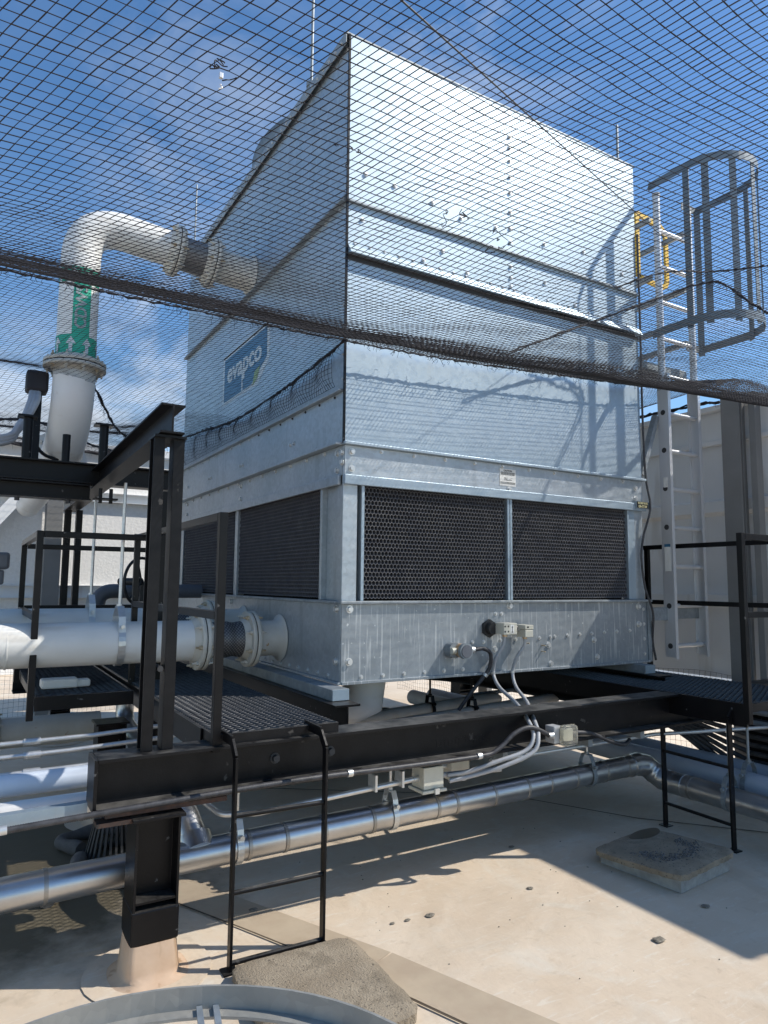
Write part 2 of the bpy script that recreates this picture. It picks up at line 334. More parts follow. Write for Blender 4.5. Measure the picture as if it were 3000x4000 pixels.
# ------------------------------------------------------------------ screen walls
def wall_left():
    t = thing('screen_wall', (-2, 5.2, 0), 'sunlit rough white screen wall behind the left pipework', 'wall')
    MB().box(-7, 3.52, 5.2, 5.26, 1.05, 3.02).build('wall_panel', 'wallr', t)
    MB().box(-7, 3.52, 5.14, 5.198, 3.02, 3.11).build('coping', 'wallp', t, bevel=.004)
    for z0, z1 in ((2.43, 2.54), (1.31, 1.45)):
        MB().channel((-7, 5.197, (z0 + z1) / 2), (3.5, 5.197, (z0 + z1) / 2), z1 - z0, .07, .006, flip=1).build('girt', 'wallp', t)
    for x in (-3.9, -1.03, 1.9):
        MB().box(x - .085, x + .085, 4.93, 5.10, 0, 3.0).build('column', 'colm', t, bevel=.006)
    MB().bar((-1.25, 5.05, 2.6), (-2.3, 5.05, 1.2), .1, .12).build('brace', 'wallp', t)
    return t
wall_left()
def wall_right():
    t = thing('screen_wall', (3.55, 0, 0), 'grey shaded screen wall behind the caged ladder on the right', 'wall')
    MB().box(3.61, 3.66, -3.14, 5.18, .75, 3.03).build('wall_panel', 'wallp', t)
    MB().box(3.53, 3.608, -3.14, 5.1, 2.99, 3.035).build('coping', 'wallp', t, bevel=.004)
    for z0, z1 in ((2.70, 2.74), (1.35, 1.44)):
        MB().box(3.56, 3.607, -3.0, 5.1, z0, z1).build('girt', 'wallp', t, bevel=.006)
    MB().prof([(-.05, 0), (0.0, .03), (.002, .12), (-.05, .14)], (3.56, 5.1, 2.1), (3.56, -3.0, 2.1)).build('girt', 'wallp', t)
    for yj in (-2.1, -1.2, .9, 1.9, 4.0): MB().box(3.6045, 3.6095, yj, yj + .035, .75, 2.99).build('panel_joint', 'wallp', t, bevel=.001)
    for y0, d in ((-.29, .16), (-.42, .055), (2.9, .16)):
        MB().box(3.42, 3.50, y0, y0 + d, 0, 3.05).build('column', 'colm', t, bevel=.005)
    MB().box(3.44, 3.47, -.302, -.292, 0, 3.0).build('column_rib', 'colm', t)
    return t
wall_right()
def vnet(name, P0, P1, z0, z1, label):
    P0 = Vector(P0); P1 = Vector(P1); L = (P1 - P0).length; nu = int(L / .05); nv = int((z1 - z0) / .05)
    g = np.zeros((nu + 1, nv + 1, 3)); nn = (P1 - P0).cross(Vector((0, 0, 1))).normalized()
    for i in range(nu + 1):
        for j in range(nv + 1):
            s = .03 * math.sin(i * .21) * math.sin(j * .35 + i * .05)
            p = P0.lerp(P1, i / nu) + nn * s; zz = z0 + (z1 - z0) * (j / nv) + .012 * math.sin(i * .33 + j * .5)
            g[i, j] = (p.x, p.y, max(zz, .01))
    return netmesh(name, g, .0013, label)
def netmesh(name, g, r, label, mask=None, mode='xy', cat='netting', grp='black bird netting sheets'):
    nu, nv = g.shape[:2]; A = []; B = []
    if mask is None: mask = np.ones((nu, nv), bool)
    a = g[:-1]; b = g[1:]; k = mask[:-1] & mask[1:]; A.append(a[k]); B.append(b[k])
    a = g[:, :-1]; b = g[:, 1:]; k = mask[:, :-1] & mask[:, 1:]; A.append(a[k]); B.append(b[k])
    A = np.concatenate(A); B = np.concatenate(B); d = B - A; ln = np.linalg.norm(d, axis=1); ok = (ln > 1e-5) & (ln < .3); A = A[ok]; B = B[ok]; d = d[ok] / ln[ok][:, None]
    up = np.tile(np.array([0.13, .21, .97]), (len(A), 1)); s = np.cross(d, up); s /= np.linalg.norm(s, axis=1)[:, None]; u = np.cross(s, d)
    V = np.zeros((len(A), 6, 3)); rv = r * (1 + .28 * np.random.default_rng(5).uniform(-1, 1, (len(A), 1)))
    for k in range(3):
        an = k * 2 * math.pi / 3 + math.pi / 2; off = (s * math.cos(an) + u * math.sin(an)) * rv
        V[:, k] = A - off * 0 + off; V[:, 3 + k] = B + off
    org = np.array(g[nu // 2, nv // 2]); base = (np.arange(len(A)) * 6)[:, None, None]
    F = np.array([[0, 1, 4, 3], [1, 2, 5, 4], [2, 0, 3, 5]])[None] + base
    me = bpy.data.meshes.new(name); V = (V - org).reshape(-1, 3); F = F.reshape(-1, 4)
    me.vertices.add(len(V)); me.vertices.foreach_set('co', V.ravel()); me.loops.add(F.size); me.loops.foreach_set('vertex_index', F.ravel())
    me.polygons.add(len(F)); me.polygons.foreach_set('loop_start', np.arange(0, F.size, 4)); me.polygons.foreach_set('loop_total', np.full(len(F), 4)); me.update(calc_edges=True)
    me.materials.append(M['net']); o = bpy.data.objects.new(name, me); sc.collection.objects.link(o); o.location = org; WL[o.name] = Vector(org)
    return tag(o, label, cat, grp)
vnet('bird_net', (-6, 5.24, 0), (3.5, 5.24, 0), .01, 1.06, 'black netting closing the gap under the sunlit left wall')
vnet('bird_net', (3.58, 5.1, 0), (3.58, -2.6, 0), .01, .78, 'black netting closing the gap under the shaded right wall')

# ------------------------------------------------------------------ cooling tower
W_, L_, TOP = 2.585, 3.55, 4.87
ct = thing('cooling_tower', (0, 0, .935), 'large galvanized cooling tower with dark louvre screens and blue logo', 'cooling tower')
def sheet(pts, th, nrm):     # flat sheet with thickness from a 3-D outline
    n = Vector(nrm) * th; b = MB(); k = len(pts); P = [Vector(p) for p in pts]
    b.add([p for p in P] + [p - n for p in P], [tuple(range(k)), tuple(range(2 * k - 1, k - 1, -1))] + [(i, k + i, k + (i + 1) % k, (i + 1) % k) for i in range(k)]); return b
def faceY(x0, x1, z0, z1, y=0, th=.01): return MB().box(x0, x1, y, y + th, z0, z1)
def faceX(y0, y1, z0, z1, x=0, th=.01): return MB().box(x, x + th, y0, y1, z0, z1)
bolt_n = 0; extra = MB()
def bolt(parent, c, d, r=.012, h=.012, m='zinc'):
    global bolt_n
    if bolt_n < 96: MB().hexb(c, d, r, h).build('bolt', m, parent); bolt_n += 1
    else: extra.hexb(c, d, r, h)
# basin
bsn = MB(); bsn.box(0, W_ + .02, 0, .012, .95, 1.385); bsn.box(0, W_ + .02, -.018, .012, .935, .952)
fb = bsn.build('basin_panel', 'galv_basin', ct, bevel=.002)
MB().box(-.02, W_ + .045, -.03, .03, 1.385, 1.402).build('basin_lip', 'galv_dark', ct, bevel=.003)
sb = MB().box(0, .012, .014, L_, .95, 1.385).box(-.018, .012, -.0, L_, .935, .949).build('basin_panel', 'galv', ct, bevel=.002)
MB().box(-.03, .03, .032, L_ + .02, 1.385, 1.402).build('basin_lip', 'galv_dark', ct, bevel=.003)
MB().box(W_ + .006, W_ + .02, .014, L_, .95, 1.385).box(.012, W_, L_ - .012, L_, .95, 1.385).build('basin_panel', 'galv', ct)
MB().box(W_ + .01, W_ + .05, -.012, .0, .94, 1.385).build('basin_edge_flange', 'galv_dark', ct, bevel=.002)
for x, z in ((.05, 1.355), (.05, 1.06), (2.5, 1.35), (2.5, 1.22), (1.24, 1.365)): bolt(fb, (x, 0, z), (0, -1, 0), .016, .016)
for x, z in [(1.12, 1.315), (1.17, 1.315), (.93, 1.14), (1.02, 1.14), (1.16, 1.145), (1.29, 1.145), (1.50, 1.15), (1.60, 1.155), (1.64, 1.155), (1.76, 1.16), (1.88, 1.163), (2.0, 1.165), (2.13, 1.17), (2.26, 1.173), (2.40, 1.176)]: bolt(fb, (x, 0, z), (0, -1, 0), .009, .009)
for x, z in [(1.11, 1.09), (1.58, 1.10), (2.02, 1.12), (1.60, .975), (2.05, 1.0)]: bolt(fb, (x, 0, z), (0, -1, 0), .015, .013)
for i in range(6): bolt(fb, (.13 + i * .145, 0, .972 + .001 * i), (0, -1, 0), .009, .008)
for i in range(4): bolt(fb, (2.56, 0, 1.0 + i * .11), (0, -1, 0), .009, .006)
for x, z in ((1.38, 1.12), (1.52, 1.10), (1.52, 1.06)): MB().cyl((x, 0, z), (x, -.035, z), .004, 8).build('stud', 'rust', fb)
for y, z in ((.06, 1.355), (.06, 1.06), (1.9, 1.35)): bolt(sb, (0, y, z), (-1, 0, 0), .016, .016)
for i in range(8): bolt(sb, (0, .16 + i * .14, .972), (-1, 0, 0), .009, .008)
# posts
for (x, y, sx, sy) in ((0, 0, 1, 1), (W_, 0, -1, 1), (0, L_, 1, -1), (W_, L_, -1, -1)):
    p = MB(); a = .095
    p.box(min(x, x + sx * a), max(x, x + sx * a), min(y + sy * .006, y + sy * .02), max(y + sy * .006, y + sy * .02), 1.40, 2.30)
    p.box(min(x + sx * .006, x + sx * .02), max(x + sx * .006, x + sx * .02), min(y + sy * .021, y + sy * a), max(y + sy * .021, y + sy * a), 1.40, 2.30)
    p.build('corner_post', 'galv', ct, bevel=.003)
# louvre screens: honeycomb media, real tilted cell walls
def honeycomb(u0, u1, z0, z1, axis, depth=.07, cw=.0245, ch=.033):
    """hex cells, walls running inward and upward"""
    b = MB(); t = .0011
    rowh = ch * .75 * 1.0
    segs = []
    nr = int((z1 - z0) / rowh) + 1; nc = int((u1 - u0) / cw) + 1
    for r in range(nr):
        zc = z0 + r * rowh; off = (r % 2) * cw / 2
        for c in range(nc):
            uc = u0 + c * cw + off
            L = (uc - cw / 2, zc - ch / 4); Lt = (uc - cw / 2, zc + ch / 4); T = (uc, zc + ch / 2); Rt = (uc + cw / 2, zc + ch / 4)
            segs += [(L, Lt), (Lt, T), (T, Rt)]
    for (a, c) in segs:
        if max(a[0], c[0]) > u1 or min(a[0], c[0]) < u0 or max(a[1], c[1]) > z1 or min(a[1], c[1]) < z0: continue
        ja = rng.normal(0, .0012, 4); a = (a[0] + ja[0] * .0, a[1]); du, dz = c[0] - a[0], c[1] - a[1]; l = math.hypot(du, dz); nu_, nz_ = -dz / l * t, du / l * t
        q4 = [(a[0] + nu_, a[1] + nz_), (c[0] + nu_, c[1] + nz_), (c[0] - nu_, c[1] - nz_), (a[0] - nu_, a[1] - nz_)]
        dd = .012 + abs(ja[1]); rise = depth * .55
        if axis == 'Y': vs = [(u, dd, z) for u, z in q4] + [(u, dd + depth, z + rise) for u, z in q4]
        else: vs = [(dd, u, z) for u, z in q4] + [(dd + depth, u, z + rise) for u, z in q4]
        b.add(vs, [(0, 1, 2, 3), (0, 4, 5, 1), (2, 6, 7, 3)])
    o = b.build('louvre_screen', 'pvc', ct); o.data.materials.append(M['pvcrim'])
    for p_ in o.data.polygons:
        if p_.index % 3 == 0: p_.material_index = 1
    return o
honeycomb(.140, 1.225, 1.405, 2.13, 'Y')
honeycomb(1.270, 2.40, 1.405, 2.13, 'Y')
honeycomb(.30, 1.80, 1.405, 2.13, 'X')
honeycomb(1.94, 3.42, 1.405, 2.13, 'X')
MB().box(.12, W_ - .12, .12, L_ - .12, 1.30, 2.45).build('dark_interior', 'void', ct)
for x0, x1 in ((.118, .138), (1.227, 1.245), (1.250, 1.268), (2.405, 2.42)): MB().box(x0, x1, -.004, .05, 1.402, 2.09).build('louvre_frame', 'galv_clean', ct, bevel=.002)
MB().box(2.42, 2.49, .004, .03, 1.402, 2.09).build('louvre_frame', 'galv_clean', ct, bevel=.002)
for y0, y1, x0 in ((.27, .298, -.004), (.10, .27, .03), (1.80, 1.82, -.004), (1.822, 1.935, .02)): MB().box(x0, x0 + .05, y0, y1, 1.402, 2.09).build('louvre_frame', 'galv', ct, bevel=.002)
# header and ledges
hd = MB().box(.004, W_ - .004, -.002, .012, 2.125, 2.30).build('header_panel', 'galv', ct)
lip = MB(); lip.prof([(0, 0), (.03, -.045), (.034, -.043), (.012, .0), (.012, .004), (0, .004)], (W_ + .012, 0, 2.122), (-.006, 0, 2.122)); lip.box(-.004, W_ + .012, -.03, -.026, 2.062, 2.08)
MB().sheet if False else None
hl = MB().box(-.004, W_ + .014, -.022, -.002, 2.070, 2.128).build('header_lip', 'galv_clean', ct, bevel=.004)
MB().box(-.012, W_ + .012, -.034, .01, 2.302, 2.320).build('ledge', 'galv_clean', ct, bevel=.003)
hdx = MB().box(-.002, .012, .02, L_, 2.125, 2.30).build('header_panel', 'galv', ct)
MB().box(-.022, -.002, .03, L_ + .01, 2.070, 2.128).build('header_lip', 'galv', ct, bevel=.004)
MB().box(-.05, .01, .012, L_ + .012, 2.302, 2.318).build('ledge', 'galv', ct, bevel=.003)
for x, z in ((.05, 2.265), (.05, 2.165), (2.50, 2.245), (2.50, 2.165), (1.245, 2.135)): bolt(hd, (x, -.002, z), (0, -1, 0), .015, .014)
for x in np.arange(.25, 2.5, .235): bolt(hd, (x, -.002, 2.285), (0, -1, 0), .009, .010)
for y, z in ((.08, 2.26), (.08, 2.16), (.02, 2.26), (.02, 2.2), (1.75, 2.26), (1.75, 2.16), (3.3, 2.26), (3.3, 2.16)): bolt(hdx, (-.002, y, z), (-1, 0, 0), .015, .012)
for y in np.arange(.25, 3.5, .26): bolt(hdx, (-.002, y, 2.282), (-1, 0, 0), .010, .010)
# casing, lower tier
pr = MB().box(.0, W_ - .001, .0, .012, 2.322, 3.452).build('casing_panel', 'galv_clean', ct)
ps = MB().box(-.004, .01, .014, L_, 2.322, 2.62).build('casing_panel', 'galv', ct)
MB().box(-.035, .01, .014, L_ + .01, 2.622, 2.636).build('ledge', 'galv', ct, bevel=.002)
ps2 = MB().box(0, .012, .014, L_, 2.638, 3.80).build('casing_panel', 'galv', ct)
for y in (.72, .78, 1.72, 1.78, 2.55, 2.61, 3.3): bolt(ps, (-.004, y, 2.43), (-1, 0, 0), .011, .010)
for i in range(17): bolt(ps, (-.004, .12 + i * .21, 2.605), (-1, 0, 0), .006, .006, 'ink')
# sloping drip ledge on the sunlit face and upper tier
MB().prof([(0, -.022), (.05, -.034), (.052, -.030), (.012, .030), (0, .030)], (0, 0, 3.485), (W_, 0, 3.485)).build('drip_ledge', 'galv_clean', ct)
MB().box(0, W_, -.004, -.0005, 3.425, 3.452).build('ledge_shadow_strip', 'ink', ct)  # dark strip painted in as the shadow under the drip ledge
MB().box(.0, W_, .0, .012, 3.518, 3.785).build('casing_panel', 'galv_clean', ct)
MB().box(-.004, W_ + .004, -.022, .008, 3.784, 3.80).build('ledge', 'galv_dark', ct, bevel=.002)
MB().prof([(0, -.03), (.04, -.03), (.04, -.026), (.012, .02), (0, .02)], (0, L_, 3.822), (0, .014, 3.822)).build('ledge', 'galv_dark', ct, bevel=.002)
up = MB().box(0, W_, .0, .012, 3.802, TOP).build('casing_panel', 'galv_clean', ct)
MB().box(0, .012, .014, L_, 3.845, TOP).build('casing_panel', 'galv', ct)
MB().box(W_ - .014, W_ - .002, .014, L_, 2.322, TOP).box(.02, W_ - .02, L_ - .012, L_, 2.322, TOP).box(W_ - .03, W_ - .002, .12, L_, 2.13, 2.32).build('rear_casing', 'galv', ct)
MB().box(-.03, W_ + .008, -.004, L_ + .02, TOP + .001, TOP + .014).box(-.034, -.028, -.004, L_ + .02, TOP - .07, TOP + .001).build('roof_sheet', 'galv_dark', ct, bevel=.002)
MB().box(-.014, -.001, -.012, .0, 2.31, TOP).build('corner_trim', 'black', ct)
sml = MB()
for z in (3.56, 3.62, 3.70, 3.88, 3.98, 4.10, 4.24, 4.36, 4.48, 4.58, 4.66): extra.hexb((1.28, 0, z), (0, -1, 0), .011, .009)
for x, z in ((.12, 4.0), (.33, 3.99), (.62, 3.97), (.85, 3.93), (1.15, 3.95), (1.6, 3.95), (2.0, 4.0), (2.42, 3.93), (.1, 3.7), (.7, 3.66), (1.6, 3.66), (2.42, 3.64), (.55, 3.56), (.9, 3.56), (1.9, 3.56), (2.3, 3.56)): extra.hexb((x, 0, z), (0, -1, 0), .011, .009)
for i in range(40): extra.hexb((-.034, .05 + i * .088, TOP - .035), (-1, 0, 0), .008, .007)
for i in range(17): extra.hexb((0, .1 + i * .2, 3.78), (-1, 0, 0), .008, .007)
for i in range(15): extra.hexb((0, .03, 2.7 + i * .15), (-1, 0, 0), .007, .006)
for i in range(24): extra.hexb((.05 + i * .105, 0, 3.535), (0, -1, 0), .007, .006)
tag(extra.build('bolt', 'zinc', ct), kind='stuff')
# fan cowl
cw = MB(); n = 48; cx, cy, r = 1.29, 1.80, 1.20
prof_ = [(r + .05, TOP + .015), (r, TOP + .05), (r - .02, 5.21), (r + .0, 5.25), (r - .03, 5.25), (r - .05, TOP + .015)]
vs = [(cx + a * math.cos(2 * math.pi * k / n), cy + a * math.sin(2 * math.pi * k / n), z) for k in range(n) for a, z in prof_]
m_ = len(prof_); cw.add(vs, [(k * m_ + j, ((k + 1) % n) * m_ + j, ((k + 1) % n) * m_ + j + 1, k * m_ + j + 1) for k in range(n) for j in range(m_ - 1)], True)
fc = cw.build('fan_cowl', 'cage', ct)
# logo
lg = [(0, 2.26, 3.43), (0, 1.27, 3.43), (0, 1.27, 3.14), (0, 1.55, 3.09), (0, 2.26, 3.18)]
lgo = sheet([(-.002, 2.26, 3.43), (-.002, 1.27, 3.43), (-.002, 1.27, 3.20), (-.002, 1.47, 3.06), (-.002, 1.76, 3.06), (-.002, 1.77, 3.06), (-.002, 2.26, 3.14)][::-1], .001, (-1, 0, 0))
lo2 = sheet([(-.0015, 2.31, 3.46), (-.0015, 1.22, 3.46), (-.0015, 1.22, 3.44), (-.0015, 2.31, 3.44)], .001, (-1, 0, 0)).build('logo_border', 'lwhite', ct)
logo = MB()
def plate(pts, x, m, nm, par):
    b = MB(); k = len(pts); b.add([(x, y, z) for y, z in pts] + [(x + .001, y, z) for y, z in pts], [tuple(range(k)), tuple(range(2 * k - 1, k - 1, -1))]); return b.build(nm, m, par)
plate([(2.31, 3.455), (1.22, 3.455), (1.22, 3.17), (1.44, 3.03), (1.44, 3.02), (2.31, 3.02)], -.0015, 'lwhite', 'logo_border', ct)
lb = plate([(2.27, 3.425), (1.27, 3.425), (1.27, 3.19), (1.60, 3.05), (1.80, 3.05), (2.27, 3.05)], -.003, 'blue', 'logo_panel', ct)
plate([(1.82, 3.20), (1.79, 3.20), (1.79, 3.05), (1.82, 3.05)], -.0042, 'lwhite', 'logo_stroke', ct)
plate([(1.52, 3.135), (1.40, 3.16), (1.46, 3.07), (1.56, 3.03)], -.0046, 'lime', 'logo_leaf', ct)
text('evapco', .235, (-.0045, 1.78, 3.275), ROT_X, 'lwhite', ct, bold=.006, sx=1.22)
# caution label and tag
MB().box(1.163, 1.302, -.0042, -.003, 2.158, 2.272).build('caution_label', 'paper', ct)
text('CAUTION', .016, (1.232, -.0046, 2.260), ROT_Y, 'ink', ct, bold=.0004)
for i in range(3): text('WHEN LIFTING UNIT DO NOT EXCEED', .0068, (1.232, -.0046, 2.248 - i * .007), ROT_Y, 'ink', ct)
d = MB(); d.box(1.20, 1.27, -.0048, -.0044, 2.196, 2.199).box(1.20, 1.23, -.0048, -.0044, 2.210, 2.213); d.bar((1.20, -.0046, 2.212), (1.235, -.0046, 2.196), .002, .001); d.bar((1.235, -.0046, 2.196), (1.27, -.0046, 2.214), .002, .001); d.build('label_drawing', 'ink', ct)
for i in range(2): text('SEE MANUAL FOR COMPLETE INSTRUCTIONS', .0062, (1.232, -.0046, 2.182 - i * .008), ROT_Y, 'ink', ct)
MB().box(2.475, 2.63, -.034, -.024, 2.088, 2.142).build('name_tag', 'galv_clean', ct)
MB().box(2.477, 2.605, -.037, -.0345, 2.091, 2.140).build('name_tag_plate', 'tagp', ct)
text('BC007-R15', .023, (2.541, -.0378, 2.1275), ROT_Y, 'gold', ct, bold=.0004); text('QE-CT-01', .023, (2.541, -.0378, 2.103), ROT_Y, 'gold', ct, bold=.0004)

# skid rails the tower stands on
def skid(x0, x1, label):
    t = thing('skid_rail', (x0, -.12, .87), label, 'skid rail', 'skid rails under the tower')
    MB().box(x0, x1, -.12, L_, .872, .933).build('rail_body', 'galv_dark', t, bevel=.003)
    MB().box(x0 + .004, x1 - .004, -.124, -.1205, .874, .931).build('end_plate', 'galv_clean', t)
skid(-.115, -.008, 'galvanized skid rail under the left edge of the cooling tower')
skid(2.41, 2.52, 'galvanized skid rail under the right edge of the cooling tower')

# ------------------------------------------------------------------ black steel base
def beam(name, p, q_, h, b, label, grp=None, m='black', cat='beam', caps=None):
    o = MB().ibeam(p, q_, h, b).build(name, m, origin=p, bevel=.0015); return tag(o, label, cat, grp)
mb = thing('main_beam', (-1.36, -.55, .62), 'long black steel I beam running across in front of the tower', 'beam')
MB().ibeam((-1.36, -.57, .73), (3.3, -.57, .73), .195, .16, .014, .012).build('beam_body', 'black2', mb, bevel=.0015)
MB().box(-1.374, -1.361, -.65, -.49, .633, .828).build('end_plate', 'black', mb, bevel=.002)
for x in (-.62, -.35): MB().hexb((x + .0, -.577, .735), (0, -1, 0), .016, .02).build('bolt', 'iron', mb)
MB().box(-1.33, -.86, -.66, -.48, .613, .631).box(-1.36, -1.2, -.67, -.6, .585, .6).build('shim_plate', 'shim', mb)
text('UYNIT WAGU', .055, (.42, -.5768, .70), ROT_Y, 'black2', mb, name='faint_lettering', ext=.0004)
beam('cross_beam', (-.08, -.24, .775), (-.08, 4.0, .775), .19, .15, 'black cross beam under the left skid rail', 'cross beams under the tower')
beam('cross_beam', (2.47, -.24, .775), (2.47, 4.0, .775), .19, .15, 'black cross beam under the right skid rail', 'cross beams under the tower')
beam('rear_beam', (-1.4, 3.9, .57), (3.3, 3.9, .57), .21, .20, 'black beam across the back of the tower base')
def column(x, y, ztop, label, wrap=True, w=.17):
    t = thing('steel_column', (x, y, 0), label, 'column')
    h = w / 2; pts = [(-h, -h), (-h + .01, -h), (-h + .01, -.005), (h - .01, -.005), (h - .01, -h), (h, -h), (h, h), (h - .01, h), (h - .01, .005), (-h + .01, .005), (-h + .01, h), (-h, h)]
    b = MB(); k = len(pts); vs = [(x + a, y + c, .2) for a, c in pts] + [(x + a, y + c, ztop) for a, c in pts]
    b.add(vs, [(i, (i + 1) % k, k + (i + 1) % k, k + i) for i in range(k)] + [tuple(range(k - 1, -1, -1)), tuple(range(k, 2 * k))])
    b.build('shaft', 'black', t, bevel=.002)
    MB().box(x - h - .004, x + h + .004, y - h - .004, y + h + .004, .14, .262).build('base_wrap', 'black', t, bevel=.006)
    MB().box(x - h + .011, x + h - .011, y - h + .002, y - .006, .285, .293).build('stiffener', 'black', t)
    MB().box(x - h - .015, x + h + .015, y - h - .015, y + h + .015, ztop, ztop + .012).build('cap_plate', 'black', t, bevel=.002)
    if wrap:
        b = MB(); rings = [(.14, h + .004), (.10, h + .008), (.04, h + .014), (.012, h + .028), (.004, h + .075)]
        n = 24; vs = []
        for z, a in rings:
            for i in range(n):
                th = 2 * math.pi * i / n + math.pi / 4; c_, s_ = math.cos(th), math.sin(th); e = 2 / (8 if z > .02 else 2.6)
                vs.append((x + a * abs(c_) ** e * (1 if c_ > 0 else -1) * 1.0, y + a * abs(s_) ** e * (1 if s_ > 0 else -1), z))
        b.add(vs, [(r * n + i, r * n + (i + 1) % n, (r + 1) * n + (i + 1) % n, (r + 1) * n + i) for r in range(len(rings) - 1) for i in range(n)], True)
        b.build('membrane_boot', 'wrap', t)
        MB().tube([(x, y, .0045), (x, y, .006)], .24, 28).build('membrane_patch', 'ground', t)
    return t
column(-1.135, -.60, .59, 'black steel column with beige membrane boot under the beam end')
column(-.98, 1.3, .60, 'dark stub column behind, under the grating left of the tower')
column(3.2, 3.1, .47, 'dark column seen through the gap under the tower')
column(3.15, -.55, .607, 'dark column under the far right end of the long beam')
column(-1.0, 3.8, .45, 'dark column under the rear beam at the left')
tag(MB().cyl((-.72, 1.2, 0), (-.72, 1.2, .62), .05, 18).tube([(-.72, 1.2, .45), (-.72, 1.2, .62)], .058, 18).build('round_post', 'black', origin=(-.72, 1.2, 0)), 'round black post beside the dark stub column', 'post')

# ------------------------------------------------------------------ gratings (expanded metal in an angle frame)
def grating(name, x0, x1, y0, y1, z, label, posts=(), dx=.070, dy=.034, grp='expanded metal walkways'):
    t = thing(name, (x0, y0, z), label, 'walkway', grp)
    fr = MB(); w_ = .035; hgt = .05
    fr.box(x0, x1, y0, y0 + w_, z - hgt, z); fr.box(x0, x1, y1 - w_, y1, z - hgt, z); fr.box(x0, x0 + w_, y0 + w_ + .001, y1 - w_ - .001, z - hgt, z - .001); fr.box(x1 - w_, x1, y0 + w_ + .001, y1 - w_ - .001, z - hgt, z - .001)
    k = int((y1 - y0) / .6)
    for i in range(1, k + 1):
        yy = y0 + i * (y1 - y0) / (k + 1); fr.box(x0 + w_, x1 - w_, yy - .015, yy + .015, z - hgt, z - .008)
    fr.build('frame', 'black2', t, bevel=.002)
    m = MB(); nx = int((x1 - x0 - .02) / dx); ny = int((y1 - y0 - .02) / dy); ox = x0 + .01; oy = y0 + .01
    for i in range(nx):
        for j in range(2 * ny):          # zigzag strands, each one twisted slightly upright
            a = (ox + (i + (.5 if j % 2 else 0)) * dx, oy + j * dy / 2); b = (ox + (i + (0 if j % 2 else .5)) * dx, oy + (j + 1) * dy / 2)
            for s in (0, 1):
                if s: a2, b2 = (a[0] + (dx if j % 2 == 0 else 0) * 1, a[1]), (b[0] + (0 if j % 2 == 0 else dx), b[1])
                else: a2, b2 = a, b
                if s and True:
                    a2 = (ox + (i + (.5 if j % 2 else 1)) * dx, a[1]); b2 = (ox + (i + (1 if j % 2 else .5)) * dx, b[1])
                d = Vector((b2[0] - a2[0], b2[1] - a2[1], 0)); nn = Vector((d.y, -d.x, 0)).normalized() * .0022
                p = [Vector((*a2, z)), Vector((*b2, z))]
                tw = Vector((0, 0, .0045)) if (s == 0) else Vector((0, 0, .0045))
                m.add([p[0] - nn - tw, p[0] + nn - tw * .1, p[1] + nn + tw * .2, p[1] - nn - tw, p[0] - nn * .2 + tw, p[1] - nn * .2 + tw], [(0, 1, 2, 3), (1, 4, 5, 2), (4, 0, 3, 5)])
    m.build('expanded_mesh', 'meshs', t)
    return t
gl = grating('walkway', -.91, -.33, -.62, 3.6, .87, 'black expanded metal walkway along the left side of the tower')
gm = grating('walkway', -1.47, -.95, .80, 3.0, .865, 'black expanded metal walkway farther back under the white pipes')
gr_ = grating('walkway', 2.07, 2.93, -1.09, 3.2, .83, 'black expanded metal walkway on the right below the caged ladder')
MB().box(2.06, 2.068, -1.09, 3.2, .70, .83).build('side_channel', 'black', gr_)
MB().box(-.92, -.912, -.46, 3.6, .76, .87).build('side_channel', 'black', gl)
MB().box(-1.47, -.95, .785, .798, .79, .866).build('side_channel', 'black', gm)
for y in (.2, 1.4, 2.6): tag(MB().bar((-.33, y, .79), (-.93, y, .79), .05, .05).build('walkway_bearer', 'black', origin=(-.27, y, .78)), None)
for o in [o for o in sc.objects if o.name.startswith('walkway_bearer')]: o.parent = gl; o.location = Vector(WL[o.name]) - WL[gl.name]; o.name = 'bearer'
def rail(name, segs, label, sz=.035, grp='black handrails'):
    b = [Vector(p) for s in segs for p in s]; org = min(b, key=lambda v: v.z)
    t = thing(name, org, label, 'handrail', grp)
    for a, c in segs:
        a = Vector(a); c = Vector(c); vert = abs(a.z - c.z) > abs(a.x - c.x) + abs(a.y - c.y)
        MB().bar(a, c, sz, sz, (0, 1, 0) if vert else (0, 0, 1)).build('post' if vert else 'rail', 'black', t, bevel=.002)
    return t
rail('handrail', [((-.90, -.61, .80), (-.90, -.61, 1.80)), ((-.90, -.59, 1.782), (-.90, 1.1, 1.782)), ((-.90, -.59, 1.36), (-.90, 1.1, 1.36)), ((-.90, 1.12, .8), (-.90, 1.12, 1.8))], 'handrail on the walkway beside the left louvres, with one tall near post')
rail('handrail', [((-1.49, .80, .74), (-1.49, .80, 1.78)), ((-1.49, 2.0, .8), (-1.49, 2.0, 1.76)), ((-1.49, .83, 1.762), (-1.49, 1.98, 1.762)), ((-1.49, .83, 1.30), (-1.49, 1.98, 1.30)),
                  ((-1.47, .80, 1.762), (-.90, .80, 1.762)), ((-1.47, 2.0, 1.742), (-.5, 2.0, 1.742)), ((-1.47, 2.0, 1.31), (-.5, 2.0, 1.31)), ((-.92, .8, 1.762), (-.9, 1.15, 1.79))], 'handrail round the farther walkway at the left, sunlit on top')
rail('handrail', [((2.06, -1.10, .72), (2.06, -1.10, 1.82)), ((2.08, -1.10, 1.80), (2.9, -1.10, 1.80)), ((2.08, -1.10, 1.34), (2.9, -1.10, 1.34)), ((2.93, -1.1, .75), (2.93, -1.1, 1.82))], 'handrail across the near end of the right walkway')
